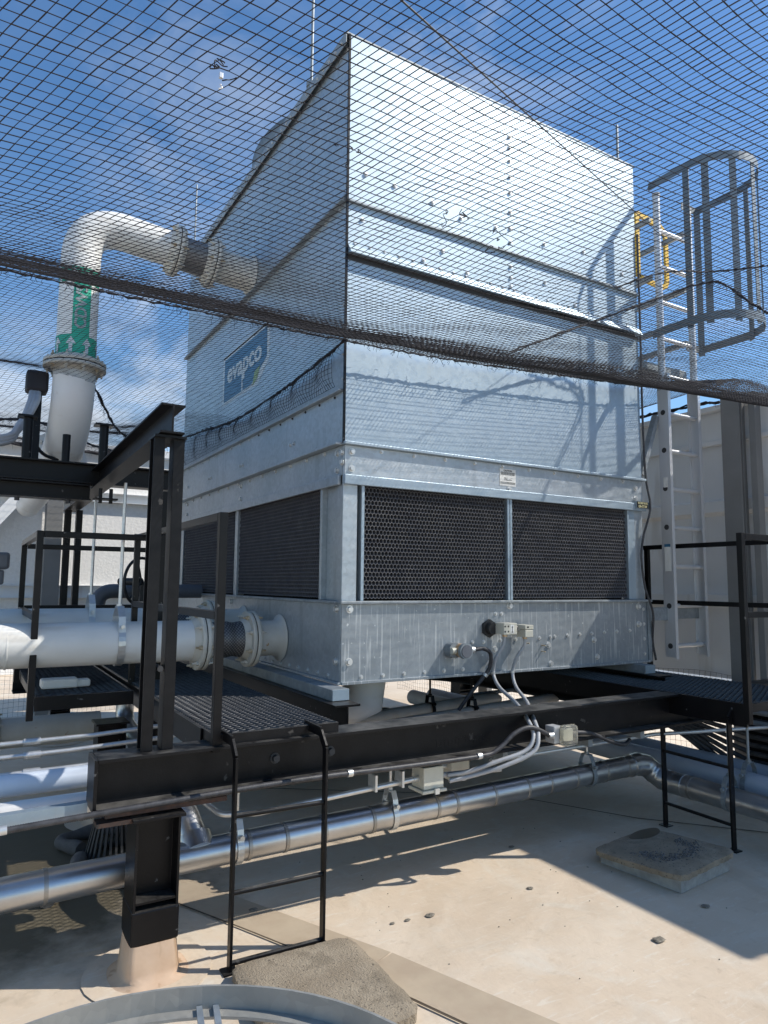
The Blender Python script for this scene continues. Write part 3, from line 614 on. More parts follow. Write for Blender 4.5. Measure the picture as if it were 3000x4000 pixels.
rail('handrail', [((3.0, .3, .75), (3.0, .3, 1.82)), ((3.0, -1.1, 1.82), (3.0, 3.1, 1.82)), ((3.0, -1.1, 1.375), (3.0, 3.1, 1.375)), ((3.0, 2.4, .75), (3.0, 2.4, 1.8))], 'long handrail behind the ladder along the shaded wall')

# short black access ladders
def access_ladder(A, B, ztop, out_, label, rungs):
    A = Vector(A); B = Vector(B); o = Vector(out_)
    t = thing('access_ladder', (A + B) / 2, label, 'ladder', 'short black access ladders')
    for s in (A, B):
        b = MB(); u = (B - A).normalized()
        b.bar(s + Vector((0, 0, .005)), s + Vector((0, 0, ztop - .06)), .036, .011, u)
        b.bar(s + Vector((0, 0, ztop - .062)), s - o * .05 + Vector((0, 0, ztop - .004)), .036, .011, u)
        b.bar(s - o * .048 + Vector((0, 0, ztop - .004)), s - o * .21 + Vector((0, 0, ztop)), .011, .040, (0, 0, 1))
        b.build('stringer', 'black', t, bevel=.001)
        MB().box(s.x - .03, s.x + .03, s.y - .03, s.y + .03, .001, .007).build('foot_plate', 'black', t)
    for z in rungs: MB().cyl(A + Vector((0, 0, z)), B + Vector((0, 0, z)), .010, 12).build('rung', 'black2', t)
    return t
al = access_ladder((-.865, -.765, .0), (-.472, -.775, .0), .865, (0, -1, 0), 'short black ladder in front of the beam, standing near the left paver', (.03, .29, .58))
al2 = access_ladder((2.05, -.53, .0), (2.03, -1.0, .0), .80, (-1, 0, 0), 'short black ladder under the right walkway behind the tilted paver', (.14, .46))

# ------------------------------------------------------------------ portal frames over the pipes
pf = thing('pipe_portal', (-1.13, -.55, .83), 'black steel portal with twin channel posts carrying the pipe hangers', 'pipe support')
def twin(y, z0, z1, x=-1.135):
    MB().channel((x - .018, y, z0), (x - .018, y, z1), .075, .045, .007, (0, 1, 0), 1).build('channel_post', 'black2', pf, bevel=.001)
    MB().channel((x + .018, y, z0), (x + .018, y, z1), .075, .045, .007, (0, 1, 0), -1).build('channel_post', 'black2', pf, bevel=.001)
twin(-.56, .829, 2.11); twin(2.45, .60, 2.06, -1.13)
MB().tube([(-1.135, -.60, 1.15), (-1.135, -.52, 1.15)], .012, 14).build('spacer_bolt', 'iron', pf)
MB().ibeam((-1.135, -.64, 2.175), (-1.135, 2.65, 2.125), .125, .10, .009, .008).build('top_beam', 'black2', pf, bevel=.001)
MB().box(-1.20, -1.07, -.62, -.49, 2.098, 2.108).build('seat_plate', 'black', pf)
MB().box(-1.20, -1.07, .9, .98, 1.99, 2.0).cyl((-1.165, .94, 1.97), (-1.165, .94, 2.06), .011, 8).cyl((-1.105, .94, 1.97), (-1.105, .94, 2.06), .011, 8).build('clamp', 'black', pf)
rb = thing('cross_support', (-1.135, 1.2, 2.0), 'deep black beam crossing behind the portal under the vertical white pipe', 'beam')
MB().ibeam((-2.9, 1.20, 2.175), (-.68, 1.20, 2.175), .13, .12, .010, .009).build('upper_beam', 'black', rb, bevel=.001)
MB().ibeam((-2.9, 1.20, 2.055), (-1.19, 1.20, 2.055), .10, .12, .010, .009).build('lower_beam', 'black', rb, bevel=.001)
for x in (-2.0, -1.6, -1.32): MB().hexb((x, 1.15, 2.0), (0, 0, -1), .014, .02).build('bolt', 'iron', rb)
for x, r in ((-1.56, .028), (-1.34, .024), (-1.12, .028)): MB().cyl((x, 1.22, 2.24), (x, 1.22, 2.42 if r < .025 else 2.50), r, 16).build('stub_post', 'black', rb)
for x in (-1.56, -1.12): MB().box(x - .06, x + .05, 1.17, 1.27, 2.50, 2.512).build('stub_plate', 'black', rb)
b = MB(); b.tube([(-1.34 + .135 * math.cos(a), 1.86, 2.50 + .135 * math.sin(a)) for a in np.linspace(math.pi * 1.12, math.pi * 1.88, 14)], .012, 8); b.build('saddle', 'black', rb)
for y in (1.2,): MB().channel((-.70, y, .85), (-.70, y, 2.10), .08, .045, .007, (0, 1, 0), 1).build('rear_post', 'black', rb)

# ------------------------------------------------------------------ white pipework
def arc_loop(c, ax1, ax2, r, n=40): return [Vector(c) + Vector(ax1) * r * math.cos(2 * math.pi * k / n) + Vector(ax2) * r * math.sin(2 * math.pi * k / n) for k in range(n + 1)]
def flange(parent, c, d, r, rp, m='ivory', nb=8, th=.024, gap=.007, boltr=.011, phase=0.2):
    """a pair of flange rings with gasket and bolts, centred at c along axis d"""
    c = Vector(c); d = Vector(d).normalized(); u = Vector((0, 0, 1)) if abs(d.z) < .8 else Vector((1, 0, 0)); a1 = d.cross(u).normalized(); a2 = d.cross(a1)
    f = MB()
    for s in (-1, 1): f.tube([c + d * s * gap / 2, c + d * s * (gap / 2 + .003), c + d * s * (gap / 2 + th - .003), c + d * s * (gap / 2 + th)], [r - .003, r, r, r - .003], 40)
    for s in (-1, 1): f.tube([c + d * s * (gap / 2 + th), c + d * s * (gap / 2 + th + .035)], [rp * 1.18, rp * 1.01], 32)
    fo = f.build('flange', m, parent)
    MB().tube([c - d * gap / 2, c + d * gap / 2], r - .008, 36).build('gasket', 'gasket', fo)
    for k in range(nb):
        a = 2 * math.pi * k / nb + phase; p = c + (a1 * math.cos(a) + a2 * math.sin(a)) * (r + rp * 1.1) / 2
        bb = MB(); bb.tube([p - d * (th + .042), p + d * (th + .042)], boltr * .6, 8)
        for s in (-1, 1): bb.tube([p + d * s * (th + .003), p + d * s * (th + .022)], boltr * 1.25, 6); bb.sm[-8:] = [False] * 8
        bb.build('bolt', 'ivory' if k % 3 else 'rust', fo)
    return fo
PY, PZ, PR = .90, 1.135, .125; FX1, FX2 = -.54, -.215
wp = thing('water_pipe', (-2.6, PY, PZ), 'thick white water pipe with flanges and braided hose entering the basin', 'pipe')
MB().tube([(-4.5, PY, PZ + .01), (FX1 - .03, PY, PZ)], PR, 40).build('pipe_body', 'white', wp)
for xw in (-1.62, -2.9): MB().tube([(xw - .006, PY, PZ), (xw, PY, PZ), (xw + .006, PY, PZ)], [PR + .0003, PR + .003, PR + .0003], 40).build('weld_seam', 'white', wp)
flange(wp, (FX1, PY, PZ), (1, 0, 0), .185, PR)
h = MB(); n = 32; prng = [FX1 + .035 + (FX2 - FX1 - .07) * i / 16 for i in range(17)]
h.tube([(x, PY, PZ) for x in prng], [.112 + .004 * math.sin(i * 1.0) for i in range(17)], n)
def braid_mat():
    m = bpy.data.materials.new('braided_metal'); m.use_nodes = True; t = m.node_tree; bs = t.nodes['Principled BSDF']; bs.inputs['Metallic'].default_value = .5; bs.inputs['Roughness'].default_value = .5
    tcn = N(t, 'ShaderNodeTexCoord'); cols = []
    for sgn in (1, -1):
        wv = N(t, 'ShaderNodeTexWave'); wv.inputs['Scale'].default_value = 22; wv.inputs['Distortion'].default_value = 0; mpn = N(t, 'ShaderNodeMapping'); mpn.inputs['Rotation'].default_value = (0, R_(45 * sgn), 0)
        t.links.new(tcn.outputs['Object'], mpn.inputs[0]); t.links.new(mpn.outputs[0], wv.inputs[0]); cols.append(wv.outputs['Fac'])
    mm = N(t, 'ShaderNodeMath'); mm.operation = 'MULTIPLY'; t.links.new(cols[0], mm.inputs[0]); t.links.new(cols[1], mm.inputs[1])
    rp = N(t, 'ShaderNodeValToRGB'); rp.color_ramp.elements[0].color = (.07, .07, .075, 1); rp.color_ramp.elements[1].color = (.24, .235, .23, 1); rp.color_ramp.elements[1].position = .5
    t.links.new(mm.outputs[0], rp.inputs[0]); t.links.new(rp.outputs[0], bs.inputs['Base Color']); bm = N(t, 'ShaderNodeBump'); bm.inputs['Strength'].default_value = .6; t.links.new(mm.outputs[0], bm.inputs['Height']); t.links.new(bm.outputs[0], bs.inputs['Normal'])
    return m
BR = braid_mat()
h.build('braided_hose', BR, wp)
flange(wp, (FX2, PY, PZ), (1, 0, 0), .180, .115, phase=.45)
MB().tube([(FX2 + .02, PY, PZ), (-.05, PY, PZ), (-.02, PY, PZ), (-.004, PY, PZ)], [.115, .115, .128, .155], 36).build('nozzle', 'ivory', wp)
wp2 = thing('water_pipe', (-2.6, 1.62, 1.17), 'second white water pipe running behind the thick one', 'pipe')
MB().tube([(-4.5, 1.62, 1.21), (-.62, 1.62, 1.2)], .115, 32).build('pipe_body', 'white', wp2)
flange(wp2, (-.59, 1.62, 1.19), (1, 0, 0), .18, .115); MB().tube([(-.56, 1.62, 1.19), (-.3, 1.62, 1.19)], .105, 28).build('braided_hose', BR, wp2)
flange(wp2, (-.27, 1.62, 1.19), (1, 0, 0), .18, .115); MB().tube([(-.25, 1.62, 1.19), (-.03, 1.62, 1.19), (-.005, 1.62, 1.19)], [.11, .11, .14], 28).build('nozzle', 'ivory', wp2)
def clevis(x, y, z, r, ztop, label, axis='X', m='zinc', rodm='zinc', grp='clevis pipe hangers', wd=.03, rr=.008, head=.09):
    t = thing('pipe_hanger', (x, y, ztop), label, 'pipe hanger', grp)
    def P(a, h_): return (x, y + a, z + h_) if axis == 'X' else (x + a, y, z + h_)
    path = [P(-.03, r + head), P(-r * .75, r + head * .35)] + [P(-(r + .004) * math.cos(a), -(r + .004) * math.sin(a)) for a in np.linspace(-.55, math.pi + .55, 22)] + [P(r * .75, r + head * .35), P(.03, r + head), P(-.03, r + head)]
    b = MB(); ax = Vector((1, 0, 0)) if axis == 'X' else Vector((0, 1, 0)); n = len(path); vs = []
    cen = Vector((x, y, z + .01))
    for p in path:
        p = Vector(p); o_ = (p - cen).normalized() * .004
        vs += [p - ax * wd / 2, p + ax * wd / 2, p + ax * wd / 2 + o_, p - ax * wd / 2 + o_]
    b.add(vs, [(4 * i + k, 4 * i + (k + 1) % 4, 4 * (i + 1) + (k + 1) % 4, 4 * (i + 1) + k) for i in range(n - 1) for k in range(4)]); b.build('strap', m, t)
    MB().cyl(P(0, r + head - .01), (x, y, ztop), rr, 12).build('rod', rodm, t)
    MB().tube([P(0, r + head + .002), P(0, r + head + .016)], rr * 2.0, 6).build('nut', m, t)
    MB().tube([P(-r * .9 - .012, r * .72 + .012), P(r * .9 + .012, r * .72 + .012)], .006, 8).tube([P(-r * .9 - .022, r * .72 + .012), P(-r * .9 - .008, r * .72 + .012)], .012, 6).build('cross_bolt', m, t)
    return t
clevis(-1.03, PY, PZ, PR, 2.10, 'galvanized hanger strap holding the thick white pipe', wd=.04, rr=.010)
clevis(-1.09, 1.62, 1.2, .115, 2.08, 'galvanized hanger strap holding the second white pipe', wd=.04, rr=.010)
# riser with elbows
UY = 1.68; ux = -1.265; UR = .132
up_ = thing('riser_pipe', (ux, UY, 2.3), 'white riser pipe with green flow band, elbowing over into the tower', 'pipe')
path = fillet([(-.64, UY, 4.03), (ux, UY, 4.09), (ux, UY, 3.05)], .33, 14)
MB().tube(path, UR, 36).build('upper_elbow', 'white', up_)
flange(up_, (ux, UY, 3.0), (0, 0, 1), .205, UR, nb=10, gap=.008)
lp = [(ux, UY, 2.99)] + [(ux - .03 * (1 - math.cos(a)), UY + .50 * (1 - math.cos(a)), 2.90 - .50 * math.sin(a)) for a in np.linspace(0, math.pi / 2, 18)] + [(ux - .035, UY + .58, 2.40)]
MB().tube(lp, .138, 36).build('lower_elbow', 'white', up_)
MB().tube([(ux - .04, UY + .56, 2.40), (ux - .04, UY + .59, 2.40)], .225, 36).build('end_flange', 'white', up_)
for k in range(10):
    a = k * .628 + .3; MB().tube([(ux - .04 + .192 * math.cos(a), UY + .535, 2.40 + .175 * math.sin(a)), (ux - .04 + .175 * math.cos(a), UY + .56, 2.40 + .175 * math.sin(a))], .013, 6).build('bolt', 'ivory', up_)
MB().tube([(ux - .04, UY + .64, 2.34), (ux - .04, 4.8, 2.3)], .118, 28).build('rear_run', 'white', up_)
flange(up_, (-.61, UY, 4.025), (1, 0, -.09), .195, UR, nb=8)
MB().tube([(-.58, UY, 4.02), (-.36, UY, 4.0)], .128, 28).build('braided_hose', 'brown', up_)
flange(up_, (-.33, UY, 4.0), (1, 0, -.09), .195, UR, nb=8)
MB().tube([(-.30, UY, 3.995), (-.03, UY, 3.975), (-.005, UY, 3.975)], [.13, .13, .165], 28).build('nozzle', 'ivory', up_)
# green band with lettering: curved film just proud of the pipe
def film(r, a0, a1, z0, z1, m, nm, x=ux, y=UY, par=up_):
    b = MB(); n = 24; vs = []
    for k in range(n + 1):
        a = a0 + (a1 - a0) * k / n; vs += [(x + r * math.cos(a), y + r * math.sin(a), z0), (x + r * math.cos(a), y + r * math.sin(a), z1)]
    b.add(vs, [(2 * k, 2 * k + 2, 2 * k + 3, 2 * k + 1) for k in range(n)], True); return b.build(nm, m, par)
film(UR + .0015, -2.9, .0, 3.57, 3.68, 'green', 'flow_band'); film(UR + .0015, 0, 3.38, 3.57, 3.68, 'green', 'flow_band')
film(UR + .0015, -2.9, .0, 3.05, 3.19, 'green', 'flow_band'); film(UR + .0015, 0, 3.38, 3.05, 3.19, 'green', 'flow_band')
va = math.atan2(CAM.y - UY, CAM.x - ux) + .10
film(UR + .0016, va - .36, va + .52, 3.19, 3.58, 'green', 'flow_strip')
def wraptext(body, size, zc, ac, m):
    o = text(body, size, (0, 0, 0), Matrix.Identity(3), m, up_, name='pipe_lettering', ext=.0001, bold=.003)
    me = o.data; r = UR + .0055
    bmm = bmesh.new(); bmm.from_mesh(me); bmesh.ops.triangulate(bmm, faces=bmm.faces)
    for _ in range(3): bmesh.ops.subdivide_edges(bmm, edges=[e for e in bmm.edges if e.calc_length() > .012], cuts=1, use_grid_fill=False); bmesh.ops.triangulate(bmm, faces=bmm.faces)
    bmm.to_mesh(me); bmm.free(); off = WL[up_.name]
    for v in me.vertices:
        p = v.co + off; u, w_ = p.x, p.y
        # text x -> up the pipe, text y -> round the pipe towards -angle side
        a = ac - w_ / r
        v.co = Vector((ux + r * math.cos(a), UY + r * math.sin(a), zc + u)) - off
    return o
wraptext('CDWS', .105, 3.39, va + .06, 'lwhite')
def arrow(zc, ac):
    pts = [(-.012, -.06), (.012, -.06), (.012, .0), (.034, .0), (0, .05), (-.034, .0), (-.012, .0)]; r = UR + .005
    b = MB(); b.add([(ux + r * math.cos(ac + u / r), UY + r * math.sin(ac + u / r), zc + v) for u, v in pts], [(0, 1, 2, 6), (3, 4, 5), (5, 6, 2, 3)]); b.build('flow_arrow', 'lwhite', up_)
for z in (3.125, 3.62):
    for k in range(4): arrow(z, va - 1.15 + k * .78)
# pale pipes bottom-left, cladded cable and strut
for y, z, r, m, lb in ((-.20, .655, .045, 'bluewhite', 'upper of the two small pale pipes meeting the beam end at left'), (-.34, .578, .05, 'white', 'lower of the two small white pipes meeting the beam end at left')):
    tag(MB().tube([(-3.6, y, z + .0), (-.95, y, z + .01)], r, 28).build('small_pipe', m, origin=(-1.6, y, z)), lb, 'pipe')
tag(MB().channel((-3.4, -.60, .612), (-1.385, -.60, .645), .041, .041, .003, flip=-1).build('strut_channel', 'galv_clean', origin=(-1.6, -.6, .62)), 'galvanized strut channel beside the black cable at far left', 'strut')

# ------------------------------------------------------------------ insulated pipe with aluminium cladding
ip = thing('insulated_pipe', (-1.6, -.46, .36), 'long aluminium clad insulated pipe running low beneath the beam', 'pipe')
IR = .065
MB().tube(fillet([(-3.2, -.40, .285), (-1.0, -.345, .30), (2.04, -.30, .322)], .3, 6), IR, 36).build('pipe_cladding', 'clad', ip)
def bands(parent, p, q_, r, ts, w_=.016):
    p = Vector(p); q_ = Vector(q_); d = (q_ - p).normalized()
    for t_ in ts:
        c = p + (q_ - p) * t_; MB().tube([c - d * w_ / 2, c + d * w_ / 2], r + .0022, 32).build('strap_band', 'band', parent)
bands(ip, (-1.6, -.359, .297), (2.04, -.30, .322), IR, [.03, .155, .26, .31, .365, .44, .475, .55, .585, .66, .73, .78, .84, .915, .97])
# S bend of segmented elbows at the right, then run towards the camera side
sb_path = [(2.0, -.30, .322), (2.08, -.30, .322), (2.15, -.31, .305), (2.19, -.34, .265), (2.21, -.39, .235), (2.22, -.46, .225), (2.22, -.56, .225)]
MB().tube(spline(sb_path, 4), [.070 + .004 * (1 if (k % 4) == 0 else 0) for k in range(25)], 32).build('elbow_cladding', 'clad', ip)
MB().tube([(2.22, -.55, .225), (2.24, -3.6, .22)], .070, 32).build('pipe_cladding', 'clad', ip)
bands(ip, (2.22, -.55, .225), (2.24, -3.6, .22), .070, [.02, .10, .2, .3])
# branch: coming down from the walkway side to the main pipe at left
br = MB(); br.tube(fillet([(-.78, 1.9, .80), (-.78, 1.9, .48), (-.86, .6, .46), (-.90, -.08, .46), (-.90, -.22, .42), (-.88, -.34, .32)], [.14, .2, .2, .15], 8), .062, 28); br.build('branch_cladding', 'clad', ip)
MB().tube([(-.885, -.29, .36), (-.88, -.34, .31)], .078, 28).build('branch_collar', 'clad', ip)
bands(ip, (-.865, .5, .46), (-.90, -.1, .46), .062, [.2, .55, .85])
clevis(-.70, -.34, .302, IR, .61, 'galvanized hanger on the clad pipe just right of its branch', grp='clevis pipe hangers', head=.06)
clevis(.13, -.328, .309, IR, .61, 'galvanized hanger on the clad pipe below the junction boxes', head=.06)
clevis(1.60, -.307, .318, IR, .61, 'dark hanger on the clad pipe near its right elbow', m='galv_dark', head=.06)
clevis(2.225, -.86, .225, .070, .80, 'hanger on the clad pipe just past the S bend', axis='Y', m='galv_dark', rodm='galv_dark', head=.06)
for i, (x, lb) in enumerate(((2.46, 'nearer of two grey pipes running beside the clad pipe at right'), (2.72, 'farther of two grey pipes running beside the clad pipe at right'))):
    tag(MB().tube([(x, 3.0, .27), (x, -3.6, .27)], .075, 28).build('grey_pipe', mat('pale_grey_pipe', (.42, .45, .50), (.38, .41, .45), rough=.5), origin=(x, 0, .27)), lb, 'pipe')
    clevis(x, -.84 - .05 * i, .27, .075, .80, ('hanger on the nearer grey pipe' if i == 0 else 'hanger on the farther grey pipe') + ' under the right walkway', axis='Y', m='galv_dark', rodm='galv_dark', head=.06)
tag(MB().tube(fillet([(-3.0, 2.2, .42), (-.9, 2.2, .42)], .1), .105, 30).build('ivory_pipe', 'ivory', origin=(-1.6, 2.2, .42)), 'ivory flanged pipe low behind the dark stub column', 'pipe')
fx = thing('pipe_flange', (-1.63, 2.2, .42), 'ivory bolted flange pair on the low pipe at the far left', 'flange'); flange(fx, (-1.62, 2.2, .42), (1, 0, 0), .165, .11)
# pipes under the tower
tr = thing('shade_tray', (.8, -.22, .58), 'added black tray hidden behind the long beam, shading the roof strip', 'shade blocker')  # added, unseen: placed here to shade the strip of roof below
MB().box(-.2, 2.3, -.35, -.08, .575, .579).box(-.2, 2.3, -.35, -.345, .579, .62).box(-.2, 2.3, -.085, -.08, .579, .62).build('tray', 'black', tr)
for y in (-.30, -.24, -.17, -.13): MB().tube([(-.2, y, .595), (2.3, y, .595)], .014, 10).build('shade_tray_cable', 'cable', tr)
for x0, x1, y, z, lb in ((.2, 1.95, .95, .585, 'upper ivory pipe crossing under the tower'), (.3, 2.25, .62, .60, 'lower ivory pipe crossing under the tower with capped end')):
    tag(MB().tube([(x0, y - .35, z), (x1 - .04, y, z), (x1, y, z - .012)], [.05, .05, .036], 24).build('drain_pipe', 'ivory', origin=(x0, y, z)), lb, 'pipe')
clevis(1.28, .45, .60, .05, .84, 'black hanger on the lower pipe under the tower', m='black', rodm='black', head=.05)
clevis(1.15, .78, .585, .05, .84, 'black hanger on the upper pipe under the tower', m='black', rodm='black', head=.05)
tag(MB().tube(fillet([(1.5, 2.6, .70), (2.2, 1.9, .66), (2.4, .2, .66)], .4), .08, 20).build('black_duct', 'black', origin=(2.2, 1.9, .66)), 'thick black duct hanging under the right side of the tower', 'duct')
tag(MB().tube([(1.7, 1.0, .62), (2.6, 1.05, .63)], .016, 14).build('conduit', 'galv_dark', origin=(1.7, 1, .62)), 'thin grey conduit under the tower beside the black duct', 'conduit')
pumpb = thing('blue_container', (1.32, 1.7, .001), 'small blue container with black screw cap on the roof under the tower', 'container')
MB().tube([(1.32, 1.7, .002), (1.32, 1.7, .34), (1.32, 1.7, .38)], [.085, .085, .06], 24).build('body', 'bluep', pumpb); MB().tube([(1.32, 1.7, .38), (1.32, 1.7, .41), (1.32, 1.7, .412), (1.32, 1.7, .44)], [.022, .022, .04, .04], 16).build('cap', 'blackp', pumpb)
tag(MB().box(.55, .85, 1.75, 2.0, .001, .16).build('concrete_block', 'conc', origin=(.7, 1.87, 0), bevel=.01), 'grey concrete block on the roof under the tower', 'block')
tag(MB().bar((.98, 1.6, .001), (.98, 1.6, .86), .05, .05, (0, 1, 0)).build('stub_post', 'ivory', origin=(.98, 1.6, 0)), 'thin pale square post under the tower', 'post')
tag(MB().bar((1.55, 2.6, .001), (1.55, 2.6, .75), .14, .14, (0, 1, 0)).build('stub_post', 'pipegrey', origin=(1.55, 2.6, 0), bevel=.004), 'thick grey square post under the tower', 'post')
tag(MB().tube([(.35, .35, .93), (.35, .35, .80), (.2, .5, .66)], [.14, .14, .10], 24).build('sump_outlet', 'white', origin=(.35, .35, .8)), 'pale rounded sump outlet under the near corner of the tower', 'outlet')

# valve gear and rear clutter at the left
vw = thing('hand_wheel_valve', (-.55, 2.35, 1.2), 'black hand wheel valve behind the portal posts', 'valve')
wc = Vector((-.62, 2.3, 1.50)); dirv = Vector((.6, -.8, 0)).normalized(); s1 = Vector((0, 0, 1)); s2 = dirv.cross(s1)
MB().tube(arc_loop(wc, s1, s2, .19), .012, 10, caps=False).build('wheel_rim', 'blackp', vw)
for a in (0.3, 2.4, 4.5): MB().tube([wc, wc + (s1 * math.cos(a) + s2 * math.sin(a)) * .188], .009, 8).build('spoke', 'blackp', vw)
MB().tube([wc, wc - dirv * .22], .03, 14).box(-.60, -.46, 2.42, 2.56, 1.22, 1.50).build('gear_box', 'blackp', vw)
gp = thing('grey_elbow_pipe', (-.85, 2.6, 1.3), 'dark grey plastic pipe with elbow behind the second white pipe', 'pipe')
MB().tube(fillet([(-.02, 2.7, 1.42), (-.88, 2.7, 1.42), (-.88, 2.7, 1.1)], .12, 8), .06, 24).build('pipe_body', 'pipegrey', gp); MB().tube([(-.88, 2.7, 1.22), (-.88, 2.7, 1.12)], .072, 24).build('coupling', 'pipegrey', gp)
tag(MB().box(-1.42, -1.22, 1.02, 1.14, .872, .925).box(-1.24, -1.15, 1.04, 1.12, .872, .915).build('plastic_cover', 'paper', origin=(-1.3, 1.08, .87), bevel=.012), 'white plastic cover lying on the farther walkway', 'cover')
el = thing('actuator_box', (-1.72, 2.2, 1.45), 'grey actuator housing cut off by the left edge of the photo', 'actuator')
MB().box(-1.9, -1.57, 2.1, 2.35, 1.58, 1.70).build('housing_top', 'pipegrey', el, bevel=.02); MB().box(-1.88, -1.60, 2.12, 2.33, 1.47, 1.575).build('housing_base', 'pipegrey', el, bevel=.015); MB().tube([(-1.75, 2.2, 1.2), (-1.75, 2.2, 1.47)], .05, 18).build('stem', 'black', el)
tag(MB().box(-1.47, -1.30, 2.05, 2.25, 1.10, 1.28).build('switch_box', 'pipegrey', origin=(-1.4, 2.1, 1.2), bevel=.02), 'small dark box behind the left handrail', 'box')
for k, (y, z) in enumerate(((.62, .60), (.66, .66), (.60, .52))):
    t = thing('metal_conduit', (-1.3, y, z), ('lowest', 'topmost', 'middle')[[2, 1, 0][k]] + ' of the three metal conduits below the farther walkway', 'conduit', 'conduits below the farther walkway')
    MB().tube([(-3.4, y, z - .02), (-1.3 + .12 * k, y, z), (-.75, y, z + .02)], .013, 14).build('tube', 'zinc', t)
    MB().tube([(-1.52, y, z - .004), (-1.44, y, z - .003)], .02, 14).build('coupling', 'zinc', t)
# grey cables sweeping down from the netted box by the riser
for k in range(3):
    tag(MB().tube(spline([(-1.52 + .02 * k, 1.75, 2.80), (-1.54 + .02 * k, 1.6, 2.68), (-1.60, 1.45, 2.50 - .02 * k), (-1.72, 1.35, 2.38 - .02 * k), (-2.3, 1.2, 2.32 - .03 * k)], 8), .018, 12).build('grey_cable', 'greyp', origin=(-1.6, 1.45, 2.5)), ('lowest', 'middle', 'topmost')[2 - k] + ' of the bundled grey cables sweeping down beside the white elbow', 'cable', 'grey cables by the riser')
nb = thing('wrapped_head', (-1.50, 1.78, 2.80), 'post head wrapped in bunched black netting beside the riser', 'post head')
MB().box(-1.56, -1.42, 1.72, 1.86, 2.80, 2.95).build('netted_block', 'net', nb, bevel=.02); MB().bar((-1.49, 1.79, 2.2), (-1.49, 1.79, 2.80), .07, .07, (0, 1, 0)).build('post', 'black', nb)

# ------------------------------------------------------------------ sensors and conduits on the sunlit face
fs = thing('float_switch', (1.05, 0, 1.22), 'beige float switch box with arrow label on a black nut, on the basin', 'float switch')
MB().tube([(1.06, 0, 1.225), (1.06, -.02, 1.225)], .058, 6).tube([(1.06, -.02, 1.225), (1.06, -.055, 1.225)], .038, 20).build('gland_nut', 'blackp', fs)
MB().box(1.075, 1.185, -.135, -.05, 1.19, 1.262).build('housing', 'beige', fs, bevel=.004)
MB().box(1.128, 1.158, -.1362, -.1353, 1.198, 1.252).build('arrow_label', 'paper', fs)
MB().add([(1.143, -.1368, 1.246), (1.137, -.1368, 1.234), (1.149, -.1368, 1.234)], [(0, 1, 2)]).box(1.141, 1.145, -.1368, -.1364, 1.208, 1.236).box(1.136, 1.150, -.1368, -.1364, 1.203, 1.209).build('arrow', 'ink', fs)
for z in (1.21, 1.242):
    for x in (1.085, 1.112): MB().tube([(x, -.1358, z), (x, -.1345, z)], .006, 12).build('screw', 'ink', fs)
MB().tube([(1.185, -.09, 1.225), (1.215, -.09, 1.225)], .02, 14).build('side_gland', 'blackp', fs); MB().tube([(1.12, -.09, 1.19), (1.12, -.09, 1.175)], .016, 12).build('bottom_gland', 'brass', fs)
cb = thing('level_switch', (1.30, 0, 1.22), 'smaller beige switch box right of the float switch', 'switch')
MB().tube([(1.225, -.06, 1.215), (1.27, -.06, 1.215)], .012, 12).tube([(1.235, -.0, 1.215), (1.235, -.07, 1.215)], .014, 12).build('stem', 'zinc', cb)
MB().box(1.262, 1.33, -.125, -.04, 1.168, 1.215).build('housing', 'beige', cb, bevel=.004); MB().box(1.260, 1.332, -.127, -.038, 1.217, 1.246).build('lid', 'beige', cb, bevel=.004)
MB().box(1.275, 1.29, -.1285, -.1272, 1.228, 1.238).build('lid_mark', 'ink', cb); MB().tube([(1.297, -.08, 1.168), (1.297, -.08, 1.155)], .016, 12).build('gland', 'brass', cb)
gz = thing('gauge_head', (.80, 0, 1.10), 'round glass faced sensor head in tarnished brass on the basin', 'sensor')
MB().tube([(.755, 0, 1.10), (.755, -.06, 1.10)], .047, 28).build('wall_boss', 'galv_dark', gz); MB().tube([(.79, -.03, 1.10), (.79, -.10, 1.10)], .043, 28).build('body', 'brass', gz)
MB().tube([(.79, -.10, 1.10), (.79, -.125, 1.10)], .048, 32).build('bezel', 'galv_dark', gz); MB().tube([(.79, -.1255, 1.10), (.79, -.131, 1.10)], .038, 28).build('glass_face', 'pipegrey', gz)
MB().tube([(.715, -.07, 1.10), (.745, -.07, 1.10)], .02, 16).build('plug', 'beige', gz); MB().tube([(.835, -.07, 1.10), (.855, -.07, 1.10)], .018, 8).tube([(.855, -.07, 1.10), (.885, -.07, 1.10)], .022, 8).build('fitting', 'zinc', gz)
def ribbed(path, r, nm, m, label, cat='conduit', pitch=.008, clips=()):
    P = [Vector(p) for p in path]; pts = []; acc = 0
    L = [0]
    for a, b_ in zip(P[:-1], P[1:]): L.append(L[-1] + (b_ - a).length)
    n = int(L[-1] / (pitch / 2)); j = 0; rr = []
    for i in range(n + 1):
        s = L[-1] * i / n
        while j < len(L) - 2 and L[j + 1] < s: j += 1
        f = (s - L[j]) / max(L[j + 1] - L[j], 1e-6); pts.append(P[j].lerp(P[j + 1], f)); rr.append(r * (1.0 if i % 2 else .86))
    t = thing(nm, P[0], label, cat); MB().tube(pts, rr, 12).build('sleeve', m, t)
    for c in clips: MB().tube([Vector(c[0]), Vector(c[1])], r * 1.25, 14).build('clip', 'zinc', t)
    return t
ribbed(spline([(.885, -.07, 1.10), (.96, -.075, 1.105), (1.02, -.07, 1.07), (1.03, -.05, .99), (1.0, -.03, .93), (.93, -.0, .84), (.86, .05, .72)], 10), .013, 'flexible_conduit', 'cable', 'black ribbed conduit curving down from the round sensor head', clips=(((1.01, -.04, .945), (1.0, -.035, .93)),))
